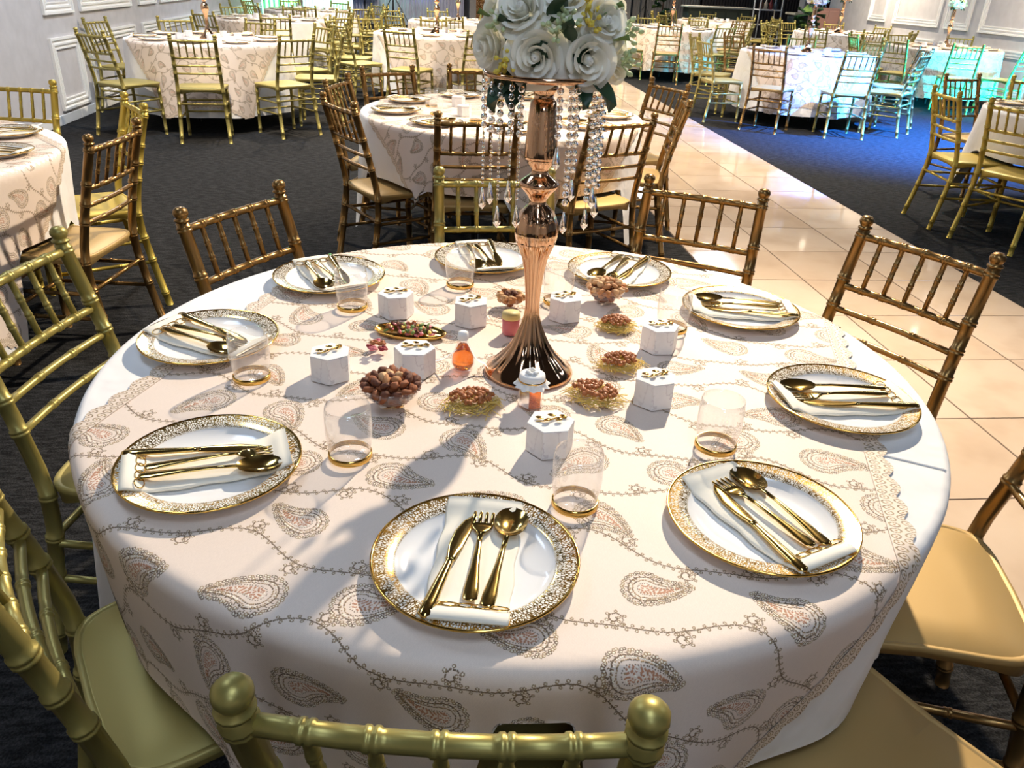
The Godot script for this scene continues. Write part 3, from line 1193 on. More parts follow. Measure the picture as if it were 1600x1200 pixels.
const ROSES := [
	[-0.094, -0.026, 0.022, -0.85, -0.05, 0.55, 0.98], [-0.024, -0.034, 0.072, -0.12, -0.06, 1.0, 1.08], [0.050, -0.036, 0.068, 0.25, -0.04, 0.95, 1.04], [0.100, -0.040, 0.022, 0.75, 0.1, 0.6, 0.78],
	[-0.046, 0.026, 0.058, -0.35, 0.45, 0.8, 1.02], [0.070, 0.014, 0.050, 0.5, 0.35, 0.8, 1.0], [0.012, 0.044, 0.050, 0.1, 0.75, 0.65, 0.98],
	[-0.085, 0.028, -0.02, -0.85, 0.5, -0.1, 0.95], [0.088, 0.036, -0.022, 0.85, 0.5, -0.1, 0.9], [0.0, 0.075, -0.012, 0.0, 1.0, -0.1, 1.0],
	[-0.06, -0.03, -0.07, -0.55, 0.0, -0.8, 1.0], [0.06, -0.03, -0.07, 0.55, 0.0, -0.8, 1.0], [0.0, 0.03, -0.085, 0.0, 0.4, -0.9, 1.0]]

func make_bouquet(at: Vector3, label: String, detailed: bool, group: String) -> Node3D:
	var t := thing("rose_bouquet", label, "flowers", at, 0, group)
	if not P.has("petals"):
		P.petals = [petal_mesh(0), petal_mesh(1), petal_mesh(2), petal_mesh(3), petal_mesh(4)]
		var st := begin()
		ellipsoid(st, Vector3(0, 0.001, 0), Vector3(0.082, 0.052, 0.082), 14)
		P.moss = done(st)
		var whole := begin()
		for l in 5:
			var n: int = [2, 3, 4, 5, 6][l]
			for k in n:
				whole.append_from(P.petals[l], 0, Transform3D(Basis(Vector3.UP, TAU * k / n + l * 0.7), Vector3.ZERO))
		P.rose = whole.commit()
		st = begin()
		lathe(st, [Vector2(0.0, 0.0), Vector2(0.006, 0.004), Vector2(0.0078, 0.016), Vector2(0.0062, 0.027), Vector2(0.003, 0.032), Vector2(0.0006, 0.031)], 14)
		P.heart = done(st)
		st = begin()
		var rows := []
		for i in 9:
			var f := i / 8.0
			var w := 0.021 * sin(PI * pow(f, 0.8)) + 0.0004
			rows.append([Vector3(-w, 0.004 * f, f * 0.065), Vector3(0, -0.003 + 0.004 * f - 0.016 * f * f, f * 0.065), Vector3(w, 0.004 * f, f * 0.065)])
		sheet(st, rows)
		P.leaf = done(st)
		rng.seed = 21
		st = begin()
		for k in 16:
			var d := Vector3(rng.randf_range(-1, 1), rng.randf_range(0.2, 1.4), rng.randf_range(-1, 1)).normalized()
			var r := rng.randf_range(0.012, 0.03)
			tube(st, [Vector3.ZERO, d * r], [0.0007, 0.0007], 4, false)
			ellipsoid(st, d * r, Vector3(0.0038, 0.005, 0.0038), 6, facing(d))
		P.buds = done(st)
	mi("moss_ball", P.moss, M.leaf, t).position.y = 0.03
	for r in ROSES:
		var axis := Vector3(r[3], r[4], r[5]).normalized()
		var b := facing(axis, r[0] * 40.0).scaled(Vector3.ONE * r[6])
		var c := Vector3(r[0], r[1] + 0.062, r[2]) - axis * 0.012
		if detailed:
			var ro := Node3D.new()
			ro.name = "rose"
			t.add_child(ro, true)
			ro.transform = Transform3D(b, c)
			for l in 5:
				var n: int = [2, 3, 4, 5, 6][l]
				for k in n:
					var pt := mi("petal", P.petals[l], M.petal, ro)
					pt.rotation.y = TAU * k / n + l * 0.7 + 0.2 * sin(k * 3.0 + l)
		else:
			mi("rose", P.rose, M.petal, t).transform = Transform3D(b, c)
	for r in ROSES:
		var axis := Vector3(r[3], r[4], r[5]).normalized()
		mi("rose_heart", P.heart, M.petal, t).transform = Transform3D(facing(axis, 1.0).scaled(Vector3.ONE * r[6]), Vector3(r[0], r[1] + 0.062, r[2]) - axis * 0.012)
	var lv := [[-0.062, 0.006, 0.045, -0.5, -0.85, 0.45, 1.05], [-0.05, 0.004, 0.062, -0.15, -0.95, 0.3, 0.9], [0.062, 0.008, 0.05, 0.55, -0.7, 0.45, 1.0], [0.045, 0.006, 0.062, 0.2, -0.9, 0.3, 0.8], [-0.06, 0.06, 0.05, -0.5, 0.5, 0.6, 0.6], [0.012, 0.062, 0.082, 0.3, 0.45, 0.7, 0.55], [0.026, 0.05, 0.084, -0.2, 0.7, 0.5, 0.5], [-0.005, 0.075, 0.07, 0.3, 0.7, 0.5, 0.8], [0.085, 0.05, 0.05, 0.7, 0.3, 0.5, 0.5], [0.075, 0.085, 0.03, 0.7, 0.6, 0.4, 0.5], [-0.085, 0.07, 0.02, -0.9, 0.5, 0.2, 0.5], [0.02, 0.1, 0.03, 0.1, 0.9, 0.3, 0.7]]
	for k in lv.size():
		var l: Array = lv[k]
		var d := Vector3(l[3], l[4], l[5]).normalized()
		var z := d
		var x := Vector3.UP.cross(z).normalized()
		mi("leaf", P.leaf, M.leaf if k < 8 else M.leaf_light, t).transform = Transform3D(Basis(x, z.cross(x), z).scaled(Vector3.ONE * l[6]), Vector3(l[0], l[1], l[2]))
	var bl := [[-0.076, 0.075, 0.052, 0], [0.004, 0.062, 0.088, 0], [0.02, 0.08, 0.078, 0], [0.112, 0.06, 0.025, 0], [0.046, 0.098, 0.045, 1], [-0.066, 0.02, 0.06, 1], [-0.06, 0.105, 0.02, 1], [0.08, 0.085, 0.03, 0], [0.11, 0.02, 0.05, 0], [0.05, 0.075, 0.07, 1]]
	for l in bl:
		mi("bud_spray", P.buds, M.bud if l[3] == 0 else M.bud_yellow, t).transform = Transform3D(facing(Vector3(l[0], l[1] * 0.6, l[2])), Vector3(l[0], l[1], l[2]) * 0.95)
	return t

func crystal_strand(at: Vector3, length: float, kind: int, label: String) -> void:
	var t := thing("crystal_strand", label, "crystal strand", at, 0, "crystal strands hanging from the tray")
	if not P.has("bead"):
		var st := begin()
		lathe(st, [Vector2(0.0, 0.0058), Vector2(0.0036, 0.0045), Vector2(0.0058, 0.0), Vector2(0.0036, -0.0045), Vector2(0.0, -0.0058)], 8)
		P.bead = done(st)
		st = begin()
		ellipsoid(st, Vector3.ZERO, Vector3(0.0026, 0.0026, 0.0026), 8)
		P.pearl = done(st)
		st = begin()
		lathe(st, [Vector2(0.0, 0.018), Vector2(0.0022, 0.014), Vector2(0.0034, 0.006), Vector2(0.0064, -0.008), Vector2(0.0058, -0.0125), Vector2(0.0, -0.02)], 6)
		P.drop = done(st)
		st = begin()
		tube(st, [Vector3.ZERO, Vector3(0, -1, 0)], [0.0004, 0.0004], 4, false)
		P.wire = done(st)
	var w := mi("wire", P.wire, M.gold, t)
	w.scale.y = length - 0.03
	var y := -0.008
	var n := 0
	while y > -length + 0.04:
		var big := kind == 1 or n < 6
		var b := mi("bead", P.bead if big else P.pearl, M.crystal, t)
		b.position.y = y
		b.rotation.y = n * 0.4
		y -= 0.0128 if big else 0.0072
		n += 1
	var d := mi("teardrop", P.drop, M.crystal, t)
	d.position.y = -length + 0.016

# ------------------------------------------------------------------ small things on the main table
func nut_bowl(at: Vector3, r: float, label: String, nut_label: String, count: int, group: String, amber: bool) -> void:
	var t := thing("snack_bowl", label, "bowl", at)
	var st := begin()
	var prof := []
	for i in 9:
		var a := i / 8.0 * 1.32
		prof.append(Vector2(r * sin(a) / sin(1.32), 0.003 + r * 0.98 * (1.0 - cos(a))))
	for i in 9:
		var a := (8 - i) / 8.0 * 1.32
		prof.append(Vector2((r - 0.0022) * sin(a) / sin(1.32), 0.0055 + (r - 0.0022) * 0.98 * (1.0 - cos(a))))
	lathe(st, prof, 32)
	mi("glass_wall", done(st), M.clear, t)
	st = begin()
	lathe(st, [Vector2(0.0, 0.0), Vector2(r * 0.42, 0.0), Vector2(r * 0.42, 0.003), Vector2(r * 0.3, 0.006), Vector2(0.0, 0.004)], 28)
	mi("foot_ring", done(st), M.clear, t)
	if not P.has("nuts"):
		P.nuts = []
		for k in 3:
			st = begin()
			ellipsoid(st, Vector3.ZERO, [Vector3(0.0105, 0.006, 0.0072), Vector3(0.0125, 0.0052, 0.0066), Vector3(0.009, 0.007, 0.0078)][k], 10, Basis.IDENTITY, 0.2)
			P.nuts.append(done(st))
	# layers of nuts filling the bowl and heaped a little above its rim
	var n := 0
	for lay in 6:
		var y: float = 0.011 + lay * r * 0.165
		var full := r * sin(acos(clampf(1.0 - y / (0.98 * r), -1.0, 1.0))) / sin(1.32)
		var rr: float = full - 0.0125 if y < r * 0.62 else r * [0.80, 0.80, 0.80, 0.80, 0.84, 0.58][lay]
		var ringi := 0
		while rr - ringi * 0.0165 > -0.006:
			var q: float = maxf(0.0, rr - ringi * 0.0165)
			var slots := maxi(1, int(TAU * q / 0.0165))
			if lay < 3 and ringi > 0:
				break
			for k in slots:
				if n >= count:
					return
				var a := TAU * k / slots + lay * 0.7 + ringi
				var o := mi("mixed_nut", P.nuts[(n * 5 + lay) % 3], M.nuts[(n * 7 + lay * 3 + k * k) % 4])
				o.position = at + Vector3(q * cos(a), y + rng.randf_range(-0.0015, 0.003) - 0.006 * q / r * (1.0 if lay > 3 else 0.0), q * sin(a))
				o.rotation = Vector3(rng.randf_range(-0.6, 0.6), rng.randf() * TAU, rng.randf_range(-0.6, 0.6))
				tag(o, nut_label, "nut", group)
				n += 1
			ringi += 1

func straw_nest(at: Vector3, rx: float, rz: float, turn: float, label: String, seed_: int) -> void:
	var t := thing("straw_nest", label, "nest", at, turn, "straw nests of candied nuts")
	rng.seed = seed_
	var st := begin()
	for k in 150:
		var a := rng.randf() * TAU
		var q := sqrt(rng.randf()) * 0.95
		var c := Vector3(rx * q * cos(a), 0.002 + 0.014 * (1.0 - q * q) * rng.randf() + 0.004 * rng.randf(), rz * q * sin(a))
		var d := Vector3(cos(a + 1.57 + rng.randf_range(-0.9, 0.9)), rng.randf_range(-0.1, 0.12), sin(a + 1.57 + rng.randf_range(-0.9, 0.9))).normalized() * rng.randf_range(0.012, 0.026)
		tube(st, [c - d, c + Vector3(0, 0.003, 0), c + d], [0.0006, 0.0008, 0.0006], 4, false)
	var s := mi("straw", done(st), M.straw, t)
	s.set_meta("kind", "stuff")
	st = begin()
	for k in 80:
		var a := rng.randf() * TAU
		var q := sqrt(rng.randf()) * 0.72
		ellipsoid(st, Vector3(rx * q * cos(a), 0.012 + 0.015 * (1.0 - q * q), rz * q * sin(a)), Vector3(0.0042, 0.0036, 0.0048) * rng.randf_range(0.8, 1.3), 6, Basis(Vector3(0.3, 1, 0.2).normalized(), rng.randf() * 6.0), 0.15)
	var c2 := mi("candied_nuts", done(st), M.candied, t)
	c2.set_meta("kind", "stuff")

func honey_jar(at: Vector3) -> void:
	var t := thing("honey_jar", "small honey jar with white lace cap in front of the vase", "jar", at, 20)
	var st := begin()
	hexa(st, 0.021, 0.002, 0.040, 0.003)
	mi("honey", done(st), M.honey, t)
	st = begin()
	lathe(st, [Vector2(0.0, 0.0), Vector2(0.0225, 0.0), Vector2(0.0235, 0.003), Vector2(0.0235, 0.04), Vector2(0.019, 0.047), Vector2(0.018, 0.05)], 6)
	mi("glass", done(st), M.clear, t)
	st = begin()
	var rows := []
	for i in 7:
		var f := i / 6.0
		var row := []
		for j in 49:
			var a := TAU * (j % 48) / 48
			var r: float = [0.0, 0.016, 0.0215, 0.0225, 0.0225, 0.025, 0.030][i]
			var y: float = [0.062, 0.0618, 0.060, 0.055, 0.050, 0.045, 0.040][i]
			var rf := (1.0 + 0.10 * maxf(0.0, f - 0.5) * 2.0 * sin(a * 11.0))
			row.append(Vector3(r * rf * cos(a), y + 0.002 * maxf(0.0, f - 0.6) * sin(a * 7.0), r * rf * sin(a)))
		rows.append(row)
	sheet(st, rows, [], true)
	mi("lace_cap", done(st), M.fabric_white, t)
	st = begin()
	lathe(st, [Vector2(0.0228, 0.0485), Vector2(0.0242, 0.050), Vector2(0.0228, 0.0515)], 32)
	mi("cord", done(st), M.gold, t)
	st = begin()
	for i in 10:
		var a := i * 0.63
		ellipsoid(st, Vector3(0.008 * cos(a), 0.0635 + 0.001 * (i % 3), 0.008 * sin(a)), Vector3(0.0045, 0.0025, 0.0045), 6)
	mi("rosette", done(st), M.fabric_white, t)

func honey_bottle(at: Vector3) -> void:
	var t := thing("honey_bottle", "pear-shaped amber honey bottle tied with white ribbon left of the vase", "bottle", at)
	var st := begin()
	lathe(st, [Vector2(0.0, 0.0015), Vector2(0.016, 0.002), Vector2(0.0205, 0.012), Vector2(0.0195, 0.026), Vector2(0.013, 0.040), Vector2(0.0085, 0.050), Vector2(0.0, 0.051)], 24)
	mi("honey", done(st), M.honey, t)
	st = begin()
	lathe(st, [Vector2(0.0, 0.0), Vector2(0.018, 0.0), Vector2(0.0225, 0.012), Vector2(0.021, 0.028), Vector2(0.014, 0.044), Vector2(0.0085, 0.058), Vector2(0.008, 0.068)], 24)
	mi("glass", done(st), M.clear, t)
	st = begin()
	lathe(st, [Vector2(0.0, 0.076), Vector2(0.009, 0.074), Vector2(0.0105, 0.066), Vector2(0.0095, 0.06)], 16)
	mi("white_cap", done(st), M.fabric_white, t)
	for k in 2:
		var rows := []
		for i in 15:
			var f := i / 14.0
			var x := lerpf(0.004, [-0.085, 0.05][k], f)
			var y: float = lerpf(0.066, 0.004, pow(f, [0.42, 0.6][k])) + 0.004 * sin(f * 9.0)
			var z: float = lerpf(0.0, [0.004, 0.012][k], f) + 0.004 * sin(f * 7.0)
			rows.append([Vector3(x, y, z - 0.0035), Vector3(x, y + 0.0005, z + 0.0035)])
		st = begin()
		sheet(st, rows)
		mi("ribbon", done(st), M.fabric_white, t)

func main_table_things(c: Vector2) -> void:
	var y := TOP + 0.005
	# place settings: plate centre, label
	var seats := [
		[-0.0356, -0.7658, "nearest the camera on the front table", 0.0], [0.3526, -0.8818, "lower right on the front table", -6.0], [0.5902, -1.2419, "rightmost on the front table", 18.0], [0.5089, -1.6622, "upper right on the front table", -34.0],
		[0.2568, -1.8860, "back right of the tall vase, front table", 4.0], [-0.084, -1.938, "farthest back left of the vase, front table", 10.0], [-0.4445, -1.7549, "upper left on the front table", -16.0], [-0.5918, -1.3782, "leftmost on the front table", -22.0], [-0.4351, -0.9503, "lower left on the front table", -22.0]]
	for s in seats:
		var phi := rad_to_deg(atan2(s[0] - c.x, s[1] - c.y))
		setting(Vector3(s[0], y - 0.002, s[1]), phi, s[2], "front table", true, s[3])
	# tumblers
	var gl := [[-0.240, -0.997, "beside the lower left plate"], [0.096, -0.901, "just behind the nearest plate"], [0.330, -1.073, "behind the lower right plate"], [-0.465, -1.236, "in front of the leftmost plate"], [-0.356, -1.585, "in front of the upper left plate"], [-0.134, -1.754, "in front of the farthest back plate"], [0.335, -1.545, "behind the favour box beside the upper right plate"], [0.095, -1.672, "behind a favour box right of the vase"]]
	for g in gl:
		tag(copy(P.glass, "tumbler", Vector3(g[0], y, g[1]), 0), "clear tumbler with gold base ring " + g[2], "glass", "tumblers on the front table")
	# favour boxes
	var bx := [[0.063, -1.050, 12.0, "in front of the vase, nearest the camera"], [0.250, -1.222, 20.0, "right of the vase, the lower right one"], [0.293, -1.452, 8.0, "right of the vase near the upper right plate"], [0.108, -1.590, 25.0, "just behind the vase on its right"], [-0.094, -1.540, 32.0, "just behind the vase on its left"], [-0.257, -1.566, 14.0, "at the back left, near the upper left plate"], [-0.329, -1.262, 38.0, "leftmost of the favour boxes"], [-0.181, -1.296, 2.0, "left of the vase behind the nut bowl"]]
	for b in bx:
		tag(copy(P.favour, "favour_box", Vector3(b[0], y, b[1]), b[2]), "white marbled six-sided favour box " + b[3], "box", "favour boxes on the front table")
	rng.seed = 14
	nut_bowl(Vector3(-0.204, y, -1.166), 0.052, "clear glass bowl heaped with nuts left of the vase", "roasted nut in the glass bowl left of the vase", 110, "nuts in the left bowl", true)
	nut_bowl(Vector3(0.206, y, -1.695), 0.047, "clear glass bowl heaped with nuts at back right", "roasted nut in the glass bowl at back right", 100, "nuts in the right bowl", true)
	nut_bowl(Vector3(-0.012, y, -1.640), 0.030, "small glass cup of dark nuts behind the vase", "dark nut in the small cup behind the vase", 40, "nuts in the small cup", true)
	straw_nest(Vector3(-0.068, y, -1.175), 0.052, 0.040, 10, "straw nest of candied nuts at front left of the vase foot", 1)
	straw_nest(Vector3(0.148, y, -1.222), 0.054, 0.042, -25, "straw nest of candied nuts at front right of the vase foot", 2)
	straw_nest(Vector3(0.216, y, -1.540), 0.040, 0.034, 0, "straw nest of candied nuts at back right behind a favour box", 3)
	straw_nest(Vector3(0.205, y, -1.352), 0.050, 0.034, 15, "straw nest of candied nuts right of the vase, middle", 4)
	honey_jar(Vector3(0.034, y, -1.188))
	honey_bottle(Vector3(-0.094, y, -1.318))
	var t := thing("candle_jar", "small pink jar with pale yellow lid behind the vase foot", "jar", Vector3(-0.008, y, -1.492))
	var st := begin()
	lathe(st, [Vector2(0.0, 0.0), Vector2(0.0165, 0.0), Vector2(0.018, 0.003), Vector2(0.018, 0.031), Vector2(0.015, 0.034), Vector2(0.0, 0.034)], 24)
	mi("body", done(st), M.pink, t)
	st = begin()
	lathe(st, [Vector2(0.0, 0.034), Vector2(0.019, 0.034), Vector2(0.0195, 0.037), Vector2(0.0185, 0.046), Vector2(0.0, 0.048)], 24)
	mi("lid", done(st), M.lid, t)
	# oval tray of dried petals
	t = thing("oval_tray", "oval gold tray of dried petals at the left of the vase", "tray", Vector3(-0.213, y, -1.462), -8)
	st = begin()
	var rows := []
	for e in [[0.0, 0.002], [0.85, 0.002], [0.97, 0.008], [1.0, 0.010], [1.03, 0.009], [0.9, 0.0], [0.0, 0.0]]:
		var row := []
		for j in 41:
			var a := TAU * (j % 40) / 40
			row.append(Vector3(0.074 * e[0] * cos(a), e[1], 0.036 * e[0] * sin(a)))
		rows.append(row)
	sheet(st, rows)
	mi("dish", done(st), M.gold, t)
	rng.seed = 33
	var cols := [M.candied, M.nuts[2], M.leaf_light, M.straw, M.pink]
	for cidx in 5:
		st = begin()
		for k in 16:
			var a := rng.randf() * TAU
			var q := sqrt(rng.randf()) * 0.8
			ellipsoid(st, Vector3(0.068 * q * cos(a), 0.007 + 0.010 * rng.randf(), 0.032 * q * sin(a)), Vector3(0.007, 0.002, 0.005), 6, Basis(Vector3(rng.randf(), 1, rng.randf()).normalized(), rng.randf() * 6.0))
		mi("dried_petals", done(st), cols[cidx], t).set_meta("kind", "stuff")
	# red dried flowers
	t = thing("dried_flower_posy", "little posy of red dried flowers beside the leftmost favour box", "flowers", Vector3(-0.262, y, -1.372))
	for k in 7:
		st = begin()
		var a := k * 0.9
		var q := 0.005 + 0.012 * (k % 3) / 2.0
		for j in 6:
			ellipsoid(st, Vector3(q * 1.6 * cos(a) + 0.005 * cos(j), 0.008 + 0.004 * (k % 4) + 0.002 * (j % 2), q * 1.3 * sin(a) + 0.005 * sin(j)), Vector3(0.005, 0.003, 0.004), 6)
		mi("flower", done(st), [M.candied, M.red, M.pink][k % 3], t)

# ------------------------------------------------------------------ other tables
func ordinal_labels(list: Array, head: String, tail: String, category: String, group: String) -> void:
	list.sort_custom(func(a, b): return across(a.position) < across(b.position))
	for i in list.size():
		tag(list[i], "%s, %s from left %s" % [head, ORD[mini(i, 10)], tail], category, group)

# hems raised where a chair seat is pushed under the cloth: [direction, half width, drop]
func hem_list(list: Array, c: Vector2) -> Array:
	var out := []
	for h in list:
		var b := Basis(Vector3.UP, deg_to_rad(h[3]))
		var p := Vector3(h[1], 0, h[2]) - b * Vector3(0, 0, 0.285) - Vector3(c.x, 0, c.y)
		var r := Vector2(p.x, p.z).length()
		if r < 0.99:
			out.append([atan2(p.x, p.z), 0.285, 0.272, 0.05])
	return out

func laid_table(c: Vector2, place: String, chair_list: Array, detail: int, phase: float, skew: float, flowers: bool) -> void:
	make_table(c, "round banquet table under white and lace cloths, " + place)
	var seed_ := fmod(c.x * 3.7 + c.y * 1.3, 6.28)
	var hems := hem_list(chair_list, c)
	var cl := mi("white_tablecloth", white_cloth(hems, seed_, 120), M.cloth)
	cl.position = Vector3(c.x, 0, c.y)
	tag(cl, "white tablecloth hanging nearly to the carpet, " + place, "tablecloth", "white tablecloths")
	var lw := lace_cloth(hems, seed_, 0.68, 0.68, 1.27, 1.27, deg_to_rad(skew), 0.022)
	var ov := Node3D.new()
	ov.name = numbered("lace_overlay")
	add_child(ov)
	ov.position = Vector3(c.x, 0, c.y)
	tag(ov, "blush paisley lace overlay on the table, " + place, "tablecloth", "lace overlays")
	mi("lace_panel", lw[0], M.lace, ov)
	mi("scalloped_hem", lw[1], M.hem, ov)
	var made := {}
	for h in chair_list:
		var o := chair_at(h[0], h[1], h[2], h[3])
		if not made.has(h[0]):
			made[h[0]] = []
		made[h[0]].append(o)
	for k in made:
		var nm: String = {"olive": "olive gold", "bronze": "brown bronze", "mustard": "mustard gold"}[k]
		ordinal_labels(made[k], nm + " spindle-back chair", "of its colour, " + place, "chair", nm + " chairs, " + place)
	# plates and napkins
	var y := TOP + 0.004
	var pl := []
	var np := []
	var cut := {"knife": [], "fork": [], "spoon": []}
	for k in 9:
		var a := deg_to_rad(phase + k * 40.0)
		var at := Vector3(c.x + 0.585 * sin(a), y, c.y + 0.585 * cos(a))
		var deg := phase + k * 40.0
		pl.append(copy(P.plate, "dinner_plate", at, deg))
		np.append(copy(P.napkin, "folded_napkin", at, deg + 8.0 * sin(k * 2.1)))
		if detail > 1:
			var b := Basis(Vector3.UP, deg_to_rad(deg))
			for l in [["knife", -0.030, 0.016, -8.0], ["fork", 0.002, -0.019, 1.0], ["spoon", 0.033, -0.006, -5.0]]:
				cut[l[0]].append(copy(P[l[0]], "table_" + l[0] if l[0] != "fork" else "dinner_fork", at + b * Vector3(l[1], 0.0165, l[2]), deg + l[3]))
	ordinal_labels(pl, "gold-rimmed white plate", "on the table " + place, "plate", "plates, " + place)
	ordinal_labels(np, "cream folded napkin", "on the table " + place, "napkin", "napkins, " + place)
	for k in cut:
		ordinal_labels(cut[k], "gold " + k, "on the table " + place, k, k + "s, " + place)
	var bx := []
	for k in 5:
		var a := deg_to_rad(phase + 20 + k * 72.0)
		var o := mi("favour_box", P.far_favour, M.marble)
		o.position = Vector3(c.x + 0.28 * sin(a), y, c.y + 0.28 * cos(a))
		o.rotation.y = a
		bx.append(o)
	ordinal_labels(bx, "small white favour box", "on the table " + place, "box", "favour boxes, " + place)
	var gs := []
	for k in (9 if detail > 1 else 0):
		var a := deg_to_rad(phase + k * 40.0 + 14.0)
		gs.append(copy(P.glass, "tumbler", Vector3(c.x + 0.40 * sin(a), y, c.y + 0.40 * cos(a))))
	if gs.size():
		ordinal_labels(gs, "clear tumbler with gold base", "on the table " + place, "glass", "tumblers, " + place)
	if flowers:
		make_vase("tall_vase", "tall rose gold vase on the table " + place, Vector3(c.x, y, c.y), "")
		make_bouquet(Vector3(c.x, y + 0.528, c.y), "white rose bouquet on the tall vase, " + place, false, "")

# chairs set evenly round a table: kinds by turns
func ring_chairs(c: Vector2, start: float, r: float, kinds: Array, skip := []) -> Array:
	var out := []
	for k in 9:
		if k in skip:
			continue
		var deg := start + k * 40.0
		var a := deg_to_rad(deg)
		var p := Vector3(c.x + r * sin(a), 0, c.y + r * cos(a))
		if hall_u(p) > 8.42 or hall_u(p) < -3.42:
			continue
		out.append([kinds[k % kinds.size()], p.x, p.z, deg + 7.0 * sin(k * 1.9 + c.x)])
	return out

# ------------------------------------------------------------------ the far end of the hall
func curtain(u0: float, u1: float, v: float, y0: float, y1: float, m: Material, label: String, pleat := 0.09, deep := 0.03) -> void:
	var st := begin()
	var n := int((u1 - u0) / pleat * 6.0)
	var rows := []
	for i in n + 1:
		var u := lerpf(u0, u1, float(i) / n)
		var z := v + deep * sin(TAU * u / pleat) + 0.01 * sin(u * 7.0)
		rows.append([Vector3(u, y0, z), Vector3(u, (y0 + y1) / 2, z + 0.004 * sin(u * 31.0)), Vector3(u, y1, z)])
	sheet(st, rows, rows.map(func(r): return r.map(func(p): return Vector2(p.x, p.y))))
	rows.reverse()
	var o := mi("curtain_panel", done(st), m)
	o.rotation_degrees.y = YAW
	tag(o, label, "curtain", "")

func tripod(u: float, v: float, label: String) -> void:
	var t := thing("tripod_stand", label, "stand", hall(u, 0, v), YAW)
	var st := begin()
	tube(st, [Vector3(0, 0.25, 0), Vector3(0, 1.9, 0)], [0.02, 0.018], 8)
	mi("pole", done(st), M.black, t)
	for k in 3:
		st = begin()
		var d := Vector3(1, 0, 0).rotated(Vector3.UP, TAU * k / 3 + 0.5)
		tube(st, [Vector3(0, 0.85, 0), d * 0.55], [0.016, 0.014], 6)
		mi("leg", done(st), M.black, t)
		st = begin()
		tube(st, [Vector3(0, 0.3, 0), d * 0.27 + Vector3(0, 0.43, 0)], [0.01, 0.01], 6)
		mi("brace", done(st), M.black, t)
	st = begin()
	box(st, Vector3(0, 2.2, 0), Vector3(0.36, 0.6, 0.34), 0.02)
	var s := mi("loudspeaker", done(st), M.black)
	s.position = hall(u, 0, v)
	s.rotation_degrees.y = YAW
	tag(s, "black loudspeaker on the " + label.trim_prefix("black tripod stand "), "loudspeaker")

